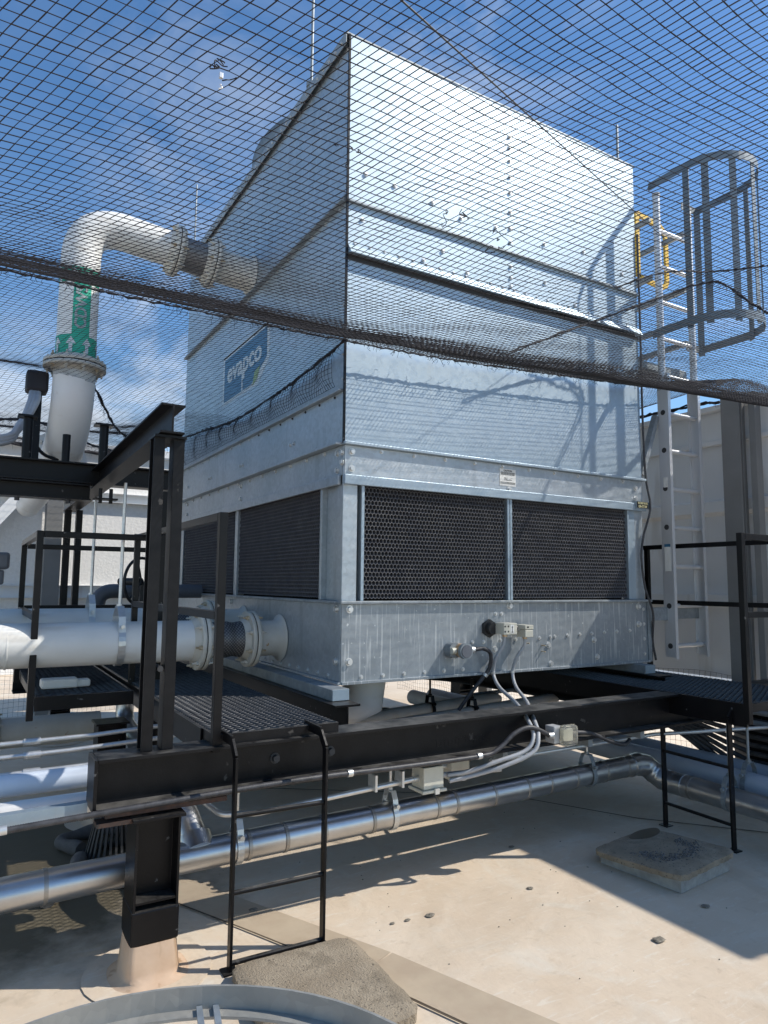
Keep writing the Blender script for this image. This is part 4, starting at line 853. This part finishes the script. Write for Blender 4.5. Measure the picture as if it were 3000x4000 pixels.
ribbed(spline([(1.12, -.09, 1.178), (1.11, -.085, 1.12), (1.075, -.05, 1.03), (1.075, -.03, .94), (1.04, -.13, .87), (.95, -.38, .82), (.82, -.62, .775), (.785, -.70, .71), (.72, -.71, .645), (.56, -.67, .60), (.42, -.61, .555), (.32, -.57, .54)], 10), .0115, 'flexible_conduit', 'greyp', 'left grey flexible conduit looping from the float switch down under the beam', clips=(((1.07, -.03, .95), (1.075, -.03, .935)),))
ribbed(spline([(1.297, -.08, 1.158), (1.29, -.08, 1.11), (1.25, -.05, 1.03), (1.235, -.03, .94), (1.20, -.1, .86), (1.06, -.35, .815), (.88, -.60, .775), (.81, -.71, .715), (.75, -.735, .64), (.60, -.69, .58), (.46, -.62, .535), (.32, -.585, .515)], 10), .0115, 'flexible_conduit', 'greyp', 'right grey flexible conduit looping from the level switch down under the beam', clips=(((1.235, -.03, .95), (1.235, -.03, .935)),))
ribbed(spline([(-3.4, -.645, .585), (-1.9, -.662, .622), (-1.34, -.672, .640), (-.6, -.673, .655), (0, -.673, .645), (.45, -.673, .640), (.56, -.675, .66), (.67, -.68, .73), (.76, -.69, .755), (.83, -.70, .735), (.90, -.70, .70)], 10), .013, 'ribbed_cable', 'cable', 'long black ribbed cable clipped along the beam bottom flange', cat='cable',
       clips=(((-1.68, -.668, .631), (-1.655, -.668, .632)), ((-.31, -.673, .652), (-.285, -.673, .652)), ((.43, -.673, .641), (.455, -.673, .642))))
sk = thing('outlet_box', (.97, -.67, .70), 'grey outlet box with clear domed cover on the beam flange', 'outlet')
MB().box(.925, .985, -.71, -.64, .655, .745).build('back_box', 'greyp', sk, bevel=.004); MB().tube([(.89, -.70, .70), (.925, -.70, .70)], .018, 8).build('gland', 'zinc', sk)
MB().box(.95, 1.055, -.765, -.712, .645, .755).build('clear_cover', 'glass', sk, bevel=.018); MB().box(.97, 1.03, -.735, -.714, .67, .73).build('socket_plate', 'beige', sk, bevel=.003)
ribbed(spline([(.985, -.66, .70), (1.25, -.65, .67), (1.45, -.63, .60), (1.6, -.60, .56), (1.7, -.56, .57)], 10), .012, 'ribbed_cable', 'cable', 'short black cable trailing right from the clear outlet box', cat='cable')
def jbox(x, y, label, s=1):
    t = thing('junction_box', (x, y, .60), label, 'junction box', 'junction boxes under the beam')
    MB().box(x, x + .12, y, y + .11, .495, .60).build('body', 'beige', t, bevel=.004); MB().box(x - .012, x + .132, y - .012, y + .122, .478, .493).build('lid', 'beige', t, bevel=.003)
    MB().tube([(x - .03, y + .05, .54), (x, y + .05, .54)], .016, 8).build('gland', 'zinc', t); MB().box(x + .055, x + .08, y - .022, y - .0125, .473, .50).build('latch', 'zinc', t)
jbox(.155, -.60, 'near beige junction box hanging under the beam, rust stained'); jbox(.42, -.47, 'farther beige junction box hanging under the beam')
ct1 = thing('steel_conduit', (-.86, -.58, .50), 'shiny bent steel conduit running under the beam to the boxes', 'conduit')
MB().tube(fillet([(-.93, -.40, .59), (-.84, -.52, .515), (-.70, -.58, .515), (.125, -.55, .54)], .08, 8), .0125, 16).build('tube', 'zinc', ct1)
for x in (-.12, .03): MB().box(x, x + .012, -.60, -.53, .525, .60).build('clamp', 'zinc', ct1)
MB().tube([(.28, -.55, .54), (.66, -.58, .53)], .013, 14).build('tube', 'greyp', ct1)
ct2 = thing('steel_conduit', (1.2, -.6, .54), 'dull steel conduit running under the right half of the beam', 'conduit')
MB().tube([(.66, -.50, .555), (2.0, -.50, .56), (2.9, -.9, .60)], .012, 14).build('tube', 'zinc', ct2)
for x in (.66, 1.3, 1.75): MB().box(x, x + .035, -.60, -.47, .578, .618).build('bracket', 'galv_dark', ct2)
lc = ribbed(spline([(2.60, -.012, 4.30), (2.603, -.012, 3.45), (2.60, -.012, 2.82), (2.615, -.012, 2.35), (2.62, -.042, 2.10), (2.56, -.02, 1.88), (2.54, -.012, 1.72), (2.56, -.02, 1.50), (2.62, -.038, 1.30), (2.64, -.012, 1.10), (2.66, -.02, .95)], 10), .009, 'black_cable', 'cable', 'black cable hanging down the right corner of the tower', cat='cable')

# ------------------------------------------------------------------ caged ladder
cl_ = thing('caged_ladder', (3.06, 0, .96), 'tall aluminium ladder with safety cage beside the tower', 'ladder')
LX0, LX1, LT = 2.865, 3.275, 4.70
for x, fl in ((LX0, -1), (LX1, 1)):
    b = MB(); t_ = .004; y0, y1 = -.045, .045
    pts = [(x - t_ / 2, y0), (x + t_ / 2, y0), (x + t_ / 2, y1), (x - t_ / 2, y1)]
    b.box(x - t_ / 2, x + t_ / 2, y0 + .001, y1 - .001, .96, 3.2); b.box(x - .002, x + .03, y0 - .004, y0, .95, 3.2) if fl < 0 else b.box(x - .03, x + .002, y0 - .004, y0, .95, 3.2)
    b.box(x - .002, x + .03, y1, y1 + .004, .97, 3.2) if fl < 0 else b.box(x - .03, x + .002, y1, y1 + .004, .97, 3.2)
    so_ = b.build('stringer', 'alu', cl_)
    MB().tube([(x, 0, 3.1), (x, 0, LT)], .028, 20).build('rail_tube', 'alu', cl_)
    MB().tube([(x, 0, LT), (x, 0, LT + .03)], .032, 20).build('rail_cap', 'greyp', cl_)
zr = [1.045 + .3065 * i for i in range(12)]
for z in zr[:9]:
    MB().tube([(LX0 - .004, 0, z), (LX1 + .004, 0, z)], .017, 18).build('rung', 'alu', cl_)
    MB().tube([(LX0 - .0045, 0, z), (LX0 - .003, 0, z)], .021, 18).tube([(LX0 - .0055, 0, z), (LX0 - .0048, 0, z)], .014, 16).build('rung_socket', 'ink' if False else 'iron', cl_)
for z in zr[9:]: MB().tube([(LX0, 0, z), (LX1, 0, z)], .017, 14).build('rung', 'alu', cl_)
MB().box(LX0 - .0065, LX0 - .0045, -.030, .024, 1.62, 1.83).build('sticker', 'paper', cl_); MB().box(LX0 - .0068, LX0 - .0046, -.030, .024, 1.81, 1.832).build('sticker_head', 'blue', cl_)
MB().box(LX0 - .0065, LX0 - .0045, -.025, .012, 2.28, 2.36).build('small_sticker', 'paper', cl_)
def hoop(z, r=.34, cx=3.16, wd=.065, bot=False):
    b = MB(); P = [(LX0 - .03, .03)] + [(cx - (r - .0) * math.cos(a) , -.30 - r * math.sin(a)) for a in np.linspace(0, math.pi, 22)] + [(3.50, .07), (LX1 + .02, .075)]
    P[0] = (cx - r, .04); vs = []
    for x, y in P: vs += [(x, y, z), (x, y, z + wd)]
    n = len(P); nn = []
    for i, (x, y) in enumerate(P):
        a = Vector(P[max(i - 1, 0)]); c = Vector(P[min(i + 1, n - 1)]); d = (c - a).normalized(); nn.append(Vector((-d.y, d.x)) * .005)
    V = []
    for (x, y), o_ in zip(P, nn): V += [(x, y, z), (x, y, z + wd), (x + o_.x, y + o_.y, z + wd), (x + o_.x, y + o_.y, z)]
    b.add(V, [(4 * i + k, 4 * i + (k + 1) % 4, 4 * i + 4 + (k + 1) % 4, 4 * i + 4 + k) for i in range(n - 1) for k in range(4)]); b.build('cage_hoop', 'cage', cl_)
    MB().bar((cx - r, .03, z + .03), (LX0, .03, z + .03), .04, .006).build('hoop_bracket', 'cage', cl_)
    return P
for z in (4.76, 3.50): hp = hoop(z)
for i in (1, 4, 8, 12, 16, 20, 23): 
    x, y = hp[i]; c = Vector((3.16, -.28)); d = (c - Vector((x, y))).normalized(); tdir = Vector((-d.y, d.x))
    MB().bar((x + d.x * .01, y + d.y * .01, 3.48), (x + d.x * .01, y + d.y * .01, 4.80), .052, .006, (d.x, d.y, 0)).build('cage_bar', 'cage', cl_)
MB().bar((2.60, .02, 1.29), (2.99, .02, 1.29), .006, .10).bar((2.99, .03, 1.29), (3.30, .035, 1.29), .006, .085).build('lower_bracket', 'galv_dark', cl_, bevel=.002)
MB().bar((2.60, .1, 3.28), (3.29, .1, 3.28), .05, .06).build('upper_bracket', 'galv_dark', cl_, bevel=.002)
MB().bar((2.61, .03, 2.36), (2.85, .06, 2.86), .045, .045).build('knee_brace', 'galv_dark', cl_)
for z in (4.52, 4.02, 3.55): MB().bar((2.84, .05, z), (2.84, 1.0, z), .035, .04).build('guard_rail', 'galv_dark', cl_); MB().bar((3.28, .05, z), (3.28, 1.0, z), .035, .04).build('guard_rail', 'galv_dark', cl_)
for x in (2.84, 3.28): MB().bar((x, .98, 3.1), (x, .98, 4.56), .045, .045, (0, 1, 0)).build('guard_post', 'galv_dark', cl_)
MB().box(2.62, 3.32, .12, 1.0, 3.30, 3.33).build('landing_plate', 'galv_dark', cl_, bevel=.003)
gt = thing('safety_gate', (2.93, .25, 4.1), 'yellow D shaped self closing gate at the ladder top', 'gate')
gp_ = fillet([(2.93, .25, 4.13), (2.93, .25, 4.70), (3.31, .25, 4.66), (3.31, .25, 4.10), (2.93, .25, 4.13)], [.01, .14, .10], 8)
b = MB(); P = gp_; V = []
for p in P: V += [p]
for a_, c_ in zip(P[:-1], P[1:]):
    if (c_ - a_).length > 1e-4: b.bar(a_, c_, .045, .02, (0, 1, 0))
b.build('gate_frame', 'yellow', gt)

# lightning rods
for x, y, z0, z1, r, lb in ((-.005, .56, 4.885, 5.75, .010, 'tallest thin lightning rod at the near left edge of the tower roof'), (-.005, 3.42, 4.885, 5.66, .008, 'thin lightning rod at the far left corner of the tower roof'), (2.53, .10, 4.885, 5.28, .010, 'short lightning rod at the right corner of the tower roof')):
    t = thing('lightning_rod', (x, y, z0), lb, 'lightning rod', 'lightning rods on the tower roof'); MB().tube([(x, y, z0), (x, y, z1 - .01), (x, y, z1)], [r, r, .002], 12).build('rod', 'galv_dark', t); MB().tube([(x, y, z0), (x, y, z0 + .03)], .035, 16).build('base', 'galv_dark', t)

# ------------------------------------------------------------------ pavers, stones, drain
def paver(name, c, ang, lx, ly, th, label, lift=0.0, tilt=(0, 0)):
    t = thing(name, c, label, 'paver', 'concrete pavers')
    b = MB(); nx, ny = 22, 16; R2 = Matrix.Rotation(ang, 3, 'Z') @ Matrix.Rotation(tilt[0], 3, 'X') @ Matrix.Rotation(tilt[1], 3, 'Y'); C_ = Vector(c)
    def edge(u, v):
        k = 10; a = abs(u) ** k + abs(v) ** k
        s = 1 / max(1, a ** (1 / k)); return u * s, v * s
    top = []; 
    for i in range(nx + 1):
        for j in range(ny + 1):
            u, v = edge(-1 + 2 * i / nx, -1 + 2 * j / ny); e = max(abs(u), abs(v)); rim = .012 if (i in (0, nx) or j in (0, ny)) else (.003 if (i in (1, nx - 1) or j in (1, ny - 1)) else 0)
            jx = rng.normal(0, .0025) if rim == .012 else 0; top.append(Vector((u * lx / 2 + jx, v * ly / 2 + (rng.normal(0, .0025) if rim == .012 else 0), th + lift - rim + rng.normal(0, .0005))))
    vs = [C_ + R2 @ p for p in top]; b.add(vs, [(i * (ny + 1) + j, (i + 1) * (ny + 1) + j, (i + 1) * (ny + 1) + j + 1, i * (ny + 1) + j + 1) for i in range(nx) for j in range(ny)], True)
    per = [(i, 0) for i in range(nx + 1)] + [(nx, j) for j in range(1, ny + 1)] + [(i, ny) for i in range(nx - 1, -1, -1)] + [(0, j) for j in range(ny - 1, 0, -1)]
    rim = [top[i * (ny + 1) + j] for i, j in per]; low = [Vector((p.x * .992 + rng.normal(0, .002), p.y * .992 + rng.normal(0, .002), lift + .004 + abs(rng.normal(0, .002)))) for p in rim]; k = len(rim)
    b.add([C_ + R2 @ p for p in rim] + [C_ + R2 @ p for p in low], [(i, k + i, k + (i + 1) % k, (i + 1) % k) for i in range(k)] + [tuple(range(2 * k - 1, k - 1, -1))])
    b.build('slab', 'conc', t)
    if lift:
        f = MB(); hx, hy = lx / 2 * .86, ly / 2 * .88; fv = [C_ + R2 @ Vector(p) for p in ((-hx, -hy, lift), (hx, -hy, lift), (hx, hy, lift), (-hx, hy, lift))]; fl = [Vector((p.x, p.y, .002)) for p in fv]
        f.add(fl + fv, [(0, 1, 5, 4), (1, 2, 6, 5), (2, 3, 7, 6), (3, 0, 4, 7), (4, 5, 6, 7)]); f.build('foam_pad', 'foam', t)
    return t
paver('paver', (-.64, -1.115, .003), R_(-2), .51, .59, .055, 'sunlit sandy concrete paver lying flat in front of the black ladder')
pv = paver('paver', (1.485, -.95, .003), R_(6), .55, .53, .045, 'tilted gravelly concrete paver on a foam pad at the right', lift=.052, tilt=(R_(-3.0), R_(-1)))
b = MB(); R2 = Matrix.Rotation(R_(6), 3, 'Z') @ Matrix.Rotation(R_(-3.0), 3, 'X') @ Matrix.Rotation(R_(-1), 3, 'Y'); C_ = Vector((1.485, -.95, .003))
pts = [C_ + R2 @ Vector((.13 + .13 * math.cos(a) * (1 + .08 * math.sin(3 * a)), .19 + .055 * math.sin(a), .0985)) for a in np.linspace(0, 6.2, 26)]
b.add(pts, [tuple(range(26))]); M['wet'] = mat('wet_concrete', (.07, .055, .04), rough=.35); b.build('wet_stain', 'wet', pv)
b = MB()
for i in range(420):
    a = rng.uniform(2.6, 6.6); rr = .15 + rng.normal(0, .028); q_ = C_ + R2 @ Vector((.0 + rr * 1.1 * math.cos(a), -.02 + rr * .8 * math.sin(a), .0975)); s_ = rng.uniform(.0018, .0042)
    b.box(q_.x - s_, q_.x + s_, q_.y - s_ * .7, q_.y + s_ * .7, q_.z, q_.z + s_ * 1.1)
M['gravel'] = mat('loose_gravel', (.05, .045, .04), (.34, .32, .30), rough=.8, scale=160, lo=.45, hi=.6); tag(b.build('loose_gravel', 'gravel', pv), kind='stuff')
def stone(x, y, s, label, flat=.5):
    b = MB(); n = 10; vs = []; 
    for i in range(5):
        ph = math.pi * i / 4
        for k in range(n):
            a = 2 * math.pi * k / n; r = s * (.8 + .4 * rng.random()); vs.append((x + r * math.sin(ph) * math.cos(a), y + r * math.sin(ph) * math.sin(a) * .8, .002 + s * flat * (1 - math.cos(ph)) * .5 * (.8 + .3 * rng.random())))
    b.add(vs, [(i * n + k, i * n + (k + 1) % n, (i + 1) * n + (k + 1) % n, (i + 1) * n + k) for i in range(4) for k in range(n)])
    tag(b.build('stone_chip', 'stone', origin=(x, y, 0)), label, 'stone', 'loose stones and debris on the roof')
for x, y, s, lb in ((.073, -.779, .022, 'largest of three grey chips near the sandy paver'), (-.042, -.763, .014, 'middle of three grey chips near the sandy paver'), (-.117, -.755, .012, 'smallest of three grey chips near the sandy paver'), (.664, -.79, .018, 'dark crumb midway between the two pavers'), (.79, -1.446, .03, 'dark ragged leaf like crumb at lower right'), (-.603, -.33, .022, 'crumbled piece behind the black ladder by the roof seam'), (1.25, -1.35, .022, 'flat dark spot right of the tilted paver'), (.95, -.33, .02, 'dark chip at the shadow edge under the beam')):
    stone(x, y, s, lb, .35)
tiny = MB()
for i in range(70):
    x, y = rng.uniform(-.9, 1.9), rng.uniform(-2.2, .2); s = rng.uniform(.002, .006); tiny.box(x, x + s, y, y + s * .8, .001, .001 + s * .6)
tag(tiny.build('grit', 'stone', origin=(0, -1, 0)), 'scattered tiny dark grit on the beige roof', 'grit', None, 'stuff')
dr = thing('roof_drain', (-1.05, .62, 0), 'black cast iron roof drain dome in the shade at left', 'roof drain')
b = MB()
for k in range(30):
    a = 2 * math.pi * k / 30; c_, s_ = math.cos(a), math.sin(a); b.bar((-1.05 + .15 * c_, .62 + .15 * s_, .02), (-1.05 + .10 * c_, .62 + .10 * s_, .23), .012, .010, (c_, s_, 0))
b.tube([(-1.05, .62, .225), (-1.05, .62, .245)], .11, 28); b.build('dome_strainer', 'iron', dr)
MB().tube(arc_loop((-1.05, .62, .02), (1, 0, 0), (0, 1, 0), .17), .018, 10, caps=False).build('base_ring', 'iron', dr)
for k, (pts, lb) in enumerate((([(-1.22, .62, .035), (-1.26, .45, .04), (-1.18, .28, .04), (-1.02, .22, .035), (-.86, .26, .035), (-.80, .4, .03)], 'grey filter sock curled round the roof drain'), ([(-1.42, .16, .035), (-1.40, .30, .04), (-1.33, .42, .035)], 'short grey filter sock lying left of the roof drain'), ([(-1.2, .75, .035), (-1.28, .9, .04), (-1.1, 1.0, .04), (-.9, .95, .04)], 'grey filter sock behind the roof drain'))):
    P = spline(pts, 8); tag(MB().tube(P, [.036 + .005 * math.sin(i * .9) for i in range(len(P))], 16).build('filter_sock', 'hose', origin=pts[0]), lb, 'filter sock')

# ring in the foreground
rg = thing('galvanized_ring', (-1.625, -2.656, .80), 'galvanized steel ring frame cut off by the bottom of the photo', 'ring frame')
b = MB(); n = 72; rr_ = .449; cx, cy = -1.625, -2.656; pr_ = [(rr_, .800), (rr_ + .005, .800), (rr_ + .005, .758), (rr_ - .022, .758), (rr_ - .022, .763), (rr_, .763)]; m_ = 6
b.add([(cx + a * math.cos(2 * math.pi * k / n), cy + a * math.sin(2 * math.pi * k / n), z) for k in range(n) for a, z in pr_], [(k * m_ + j, k * m_ + (j + 1) % m_, ((k + 1) % n) * m_ + (j + 1) % m_, ((k + 1) % n) * m_ + j) for k in range(n) for j in range(m_)]); b.build('ring_band', 'ringm', rg)
for dx_ in (0, .026):
    MB().bar((-1.44 + dx_, -2.25 - dx_ * .4, .765), (-1.62 + dx_, -3.08, .765), .010, .010).build('cross_rod', 'galv', rg)
MB().box(-1.235, -1.175, -2.53, -2.47, .70, .745).build('lug', 'galv', rg, bevel=.003); MB().box(-1.236, -1.232, -2.51, -2.49, .715, .73).build('lug_hole', 'ink', rg)
MB().tube([(-1.70, -2.24, .77), (-1.70, -2.232, .77)], .012, 8).build('rivet', 'brass', rg)
for a in (200, 270, 340): c_, s_ = math.cos(R_(a)), math.sin(R_(a)); MB().bar((cx + .45 * c_, cy + .45 * s_, .001), (cx + .45 * c_, cy + .45 * s_, .757), .03, .03, (0, 1, 0)).build('leg', 'galv_dark', rg)

# cable rack at the right under the walkway
cr = thing('cable_rack', (2.95, -.95, 0), 'rack of stacked black cables on a slotted strut at far right', 'cable rack')
MB().bar((2.95, -.85, .0), (2.95, -.85, .66), .04, .04, (0, 1, 0)).build('strut', 'galv_dark', cr)
for k in range(9):
    z = .14 + k * .055; MB().tube(spline([(2.90, -3.2, z), (2.90, -.85, z), (2.9, -.5, z + .02), (2.7, 0, .50 + .015 * k), (2.4, .8, .60 + .01 * k)], 6), .017, 10).build('black_cable', 'cable', cr)
    MB().box(2.925, 2.945, -.875, -.845, z - .018, z + .018).build('cable_cleat', 'zinc', cr)
for k in range(2): tag(MB().tube([(2.75, -3.2, .60 + .07 * k), (2.75, .4, .60 + .07 * k)], .017, 12).build('conduit', 'galv_dark', origin=(2.75, -1, .6 + .07 * k)), ('lower', 'upper')[k] + ' of two grey conduits above the cable rack', 'conduit')

# ------------------------------------------------------------------ bird netting canopy
def sm(a, seed=0):
    r_ = np.random.default_rng(seed); return r_
def wob(x, y, s, seed):
    r_ = np.random.default_rng(seed); o_ = np.zeros_like(x)
    for k in range(7):
        fx_, fy_ = r_.normal(0, s, 2); o_ += np.sin(x * fx_ + y * fy_ + r_.uniform(0, 6.28)) / 7 * 1.8
    return o_
def seam_z(x): return 2.873 + .012 * np.sin(x * 1.3) + np.clip(x - .3, 0, 3.2) ** 1.5 * .042 + np.clip(x - 2.4, 0, 2) * .10
ys = np.array([-6., -4.6, -3.5, -2.4, -1.8, -1.3, -.9, -.5, -.15]); zs = np.array([2.75, 2.66, 2.58, 2.52, 2.50, 2.545, 2.645, 2.76, 2.873])
zl = np.array([2.75, 2.64, 2.54, 2.47, 2.405, 2.46, 2.60, 2.755, 2.873])
def canopy_z(x, y):
    kx_ = np.clip((.9 - x) / 1.6, 0, 1)
    z = np.interp(y, ys, zs) * (1 - kx_) + np.interp(y, ys, zl) * kx_
    return z + (seam_z(x) - 2.873) * np.clip((y + 2.2) / 2.05, 0, 1)
def smoothz(x, y):
    return (canopy_z(x, y - .12) + canopy_z(x, y - .06) + canopy_z(x, y) + canopy_z(x, np.minimum(y + .06, -.15)) + canopy_z(x, np.minimum(y + .12, -.15))) / 5
nx = 304; ny = 180; st = .0270
X, Y = np.meshgrid(np.linspace(-4.6, 3.55, nx), np.linspace(-.15 - (ny - 1) * st, -.15, ny), indexing='ij')
e = np.clip((-.15 - Y) / .5, 0, 1)
Z = smoothz(X, Y) * e + seam_z(X) * (1 - e)
Xd = X + .42 * (-.15 - Y) * np.clip((.8 - X) / 3.2, 0, 1) + e * (.014 * wob(X, Y, 2.0, 3) + .004 * wob(X, Y, 14, 4)); Yd = Y + e * (.016 * wob(X, Y, 2.2, 5) + .004 * wob(X, Y, 13, 6)); Zd = Z + e * (.009 * wob(X, Y, 2.2, 8) + .003 * wob(X, Y, 11, 9))
mask = np.ones((nx, ny), bool)
tears = []
def ray_net(px, py):
    d = pxdir(px, py)
    for s in np.linspace(.8, 6, 2000):
        p = CAM + d * s
        if p.y < -.15 and p.z > float(smoothz(np.array(p.x), np.array(p.y))): return p
    return None
for (px, py, r_) in ((905, 235, .045), (1400, 560, .035), (1835, 810, .035), (2010, 930, .035)):
    p = ray_net(px, py)
    if p is None: continue
    tears.append(p); d2 = np.hypot(Xd - p.x, Yd - p.y) + 1e-6; push = .005 * np.exp(-(d2 / .11) ** 2); ux_, uy_ = (Xd - p.x) / d2, (Yd - p.y) / d2
    Xd += ux_ * push; Yd += uy_ * push; mask &= ~((d2 < r_ * .32))
g = np.stack([Xd, Yd, Zd], -1)
na = netmesh('bird_net', g, .00118, 'black bird net canopy sagging overhead in front of the tower', mask)
# the sheet is doubled over itself along the seam
nx2 = 262; X2, Y2 = np.meshgrid(np.linspace(-3.5, 3.5, nx2), np.linspace(-1.45, -.16, 50), indexing='ij')
X2 = X2 + .3 * (-.15 - Y2) + .012 * wob(X2, Y2, 5, 31)
Z2 = smoothz(X2, Y2) - .018 - .02 * np.sin((Y2 + .16) * 4); k2 = np.clip((-.16 - Y2) / .4, 0, 1); Z2 = Z2 * k2 + (seam_z(X2) - .004) * (1 - k2)
netmesh('bird_net', np.stack([X2, Y2, Z2], -1), .0014, 'folded back edge of the overhead net, doubled along the thick seam')
# seam: thick doubled hem of the near sheet, with frayed ends
def rope(parent, pts, r, fray=0, seed=1, m='net', nm='hem_rope', down=.02):
    r_ = np.random.default_rng(seed); b = MB(); P = spline(pts, 10)
    for k in range(3): b.tube([p + Vector((r_.normal(0, r * .5), r_.normal(0, r * .5), r_.normal(0, r * .6))) for p in P], r * .62, 6)
    for i in range(fray):
        a = P[r_.integers(0, len(P))]; c = [a]
        for s in range(3): c.append(c[-1] + Vector((r_.normal(0, .012), r_.normal(0, .012), -abs(r_.normal(0, down)) + .004)))
        b.tube(c, .0012, 3, caps=False)
    return b.build(nm, m, parent)
rope(na, [(x, -.15, float(seam_z(np.array(x)))) for x in np.linspace(-3.4, 3.5, 24)], .0055, fray=420, seed=3, down=.012)
for ip_, p in enumerate([q for q in tears for _ in range(4)]):
    rt = np.random.default_rng(ip_ + 40); b = MB()
    for k in range(1):
        a = rt.uniform(0, 6.28); s = p + Vector((math.cos(a) * .028, math.sin(a) * .028, 0)); c = [s]
        for j in range(4): c.append(c[-1] + Vector((rt.normal(0, .008), rt.normal(0, .008), rt.normal(-.003, .006))))
        b.tube(spline(c, 3), .0013, 4, caps=False)
    b.build('torn_strand', 'net', na)
p = tears[0] + Vector((0, 0, .0)); MB().box(p.x - .003, p.x + .004, p.y - .003, p.y + .003, p.z - .007, p.z + .004).tube([(p.x, p.y, p.z - .02), (p.x + .004, p.y, p.z - .026), (p.x - .003, p.y, p.z - .030)], .0018, 6).build('net_clip', 'alu', na, bevel=.003)
for o_ in sc.objects:
    if o_.name.startswith('bird_net') and o_.location.z > 2: o_.location.y += .07; o_.location.z += .018
# left/back sheet
nx = 100; ny = 165
X, Y = np.meshgrid(np.linspace(-3.3, -.05, nx), np.linspace(-.08, 5.16, ny), indexing='ij')
f1 = np.clip((5.16 - Y) / 5.3, 0, 1); sag = .10 * np.sin(np.pi * f1)
Z = (seam_z(X) * f1 + 3.03 * (1 - f1)) - sag
dR = np.hypot(X - ux, Y - UY); Z += .10 * np.exp(-(dR / .45) ** 2)
Z += -.10 * np.exp(-((X + .55) / .22) ** 2 - ((Y - 2.2) / .9) ** 2)
ed = np.clip((X + 3.3) / .3, 0, 1) * np.clip((-.05 - X) / .3, 0, 1) * np.clip((Y + .15) / .3, 0, 1)
Xd = X - .38 * (Y + .15) * np.clip((-.05 - X) / 2.2, 0, 1) * np.clip((-.05 - X) / .4, 0, 1) + ed * .03 * wob(X, Y, 2.2, 11); Yd = Y + ed * .03 * wob(X, Y, 2.4, 12); Z += ed * .02 * wob(X, Y, 3, 13)
hem = np.interp(Y, [-.15, .0, .9, 1.7, 2.7, 3.4, 5.2], [2.875, 2.89, 2.815, 2.80, 2.88, 2.93, 3.03]); kx = np.exp(-((-.05 - X) / .5) ** 2); Z = Z * (1 - kx) + hem * kx
mask = (np.hypot(Xd - ux, Yd - UY) > .13)
nbk = netmesh('bird_net', np.stack([Xd, Yd, Z], -1), .0013, 'black bird net sheet behind the left pipes, threaded by the riser', mask)
rope(nbk, [(-.05, y, z) for y, z in ((-.1, 2.89), (.45, 2.84), (.9, 2.815), (1.7, 2.80), (2.2, 2.83), (2.7, 2.88), (3.4, 2.93))], .009, fray=160, seed=5, down=.014, nm='side_rope')
rope(nbk, [(-3.3, 5.12, 3.06), (-2, 5.10, 3.03), (-1, 5.10, 3.0), (0, 5.10, 3.0)], .022, fray=160, seed=6, nm='wall_hem')
rope(nbk, [(-1.18, 1.75, 3.02), (-1.0, 2.2, 2.90), (-.75, 2.8, 2.80), (-.4, 3.3, 2.82), (-.06, 3.5, 2.86)], .010, fray=120, seed=7, nm='slack_rope')
rope(nbk, [(-2.6, 3.4, 2.92), (-1.9, 3.3, 2.86), (-1.4, 3.2, 2.90), (-.9, 3.6, 2.82), (-.3, 4.4, 2.86)], .012, fray=140, seed=8, nm='slack_rope')
# hanging flap on the shaded side of the tower
nu, nv = 112, 10
g = np.zeros((nu, nv, 3))
for i in range(nu):
    y = .03 + i * 3.36 / (nu - 1); zt = float(np.interp(y, [0, .9, 1.7, 2.7, 3.4], [2.885, 2.815, 2.80, 2.88, 2.93]))
    for j in range(nv): f = j / (nv - 1); g[i, j] = (-.05 - .03 * math.sin(f * 3.1) * (1 + .6 * math.sin(i * .5)), y + .01 * math.sin(i * .6 + j), zt * (1 - f) + 2.645 * f)
netmesh('bird_net', g, .0015, 'strip of netting hanging against the shaded face below the logo')
# right/back sheet
nx = 29; ny = 160
X, Y = np.meshgrid(np.linspace(2.62, 3.52, nx), np.linspace(-.15, 5.1, ny), indexing='ij'); f1 = np.clip((5.1 - Y) / 5.25, 0, 1)
Z = seam_z(X) * f1 + 3.03 * (1 - f1) - .16 * np.sin(np.pi * f1) * np.sin(np.pi * np.clip((X - 2.6) / .95, 0, 1)) + .01 * wob(X, Y, 4, 21)
nr_ = netmesh('bird_net', np.stack([X + .02 * wob(X, Y, 4, 22), Y, Z], -1), .0013, 'black bird net sheet between the tower and the right wall')
rope(nr_, [(3.47, y, 3.05 + .02 * math.sin(y * 2)) for y in np.linspace(-.1, 5, 12)], .014, fray=80, seed=9, nm='wall_hem')
# ropes gathered from the tower edge towards the upper right
r1 = thing('support_rope', (2.5, -.3, 3.3), 'bunched net rope rising from the tower edge toward the cage', 'rope')
rope(r1, [(1.14, -.16, 3.02), (1.82, -.2, 3.34), (2.39, -.3, 3.60), (2.82, -.5, 3.77), (2.75, -.85, 3.45), (2.75, -1.2, 3.13), (2.9, -1.6, 2.95)], .008, fray=170, seed=14, nm='rope_strand', down=.016)
r2 = thing('support_rope', (2.5, -.3, 3.4), 'thin taut rope just above the bunched one near the cage', 'rope')
rope(r2, [(1.98, -.3, 3.60), (2.4, -.4, 3.78), (2.82, -.5, 3.85), (3.0, -.9, 3.79), (3.3, -1.5, 3.7)], .006, fray=20, seed=15, nm='rope_strand')
tag(MB().tube([(-1.02, -2.13, 3.006), (2.449, -.35, 4.093), (2.62, -.26, 4.15)], .0028, 6).build('guy_wire', 'iron', origin=(2.75, -.75, 3.27)), 'long straight wire crossing above the net in front of the tower', 'wire')
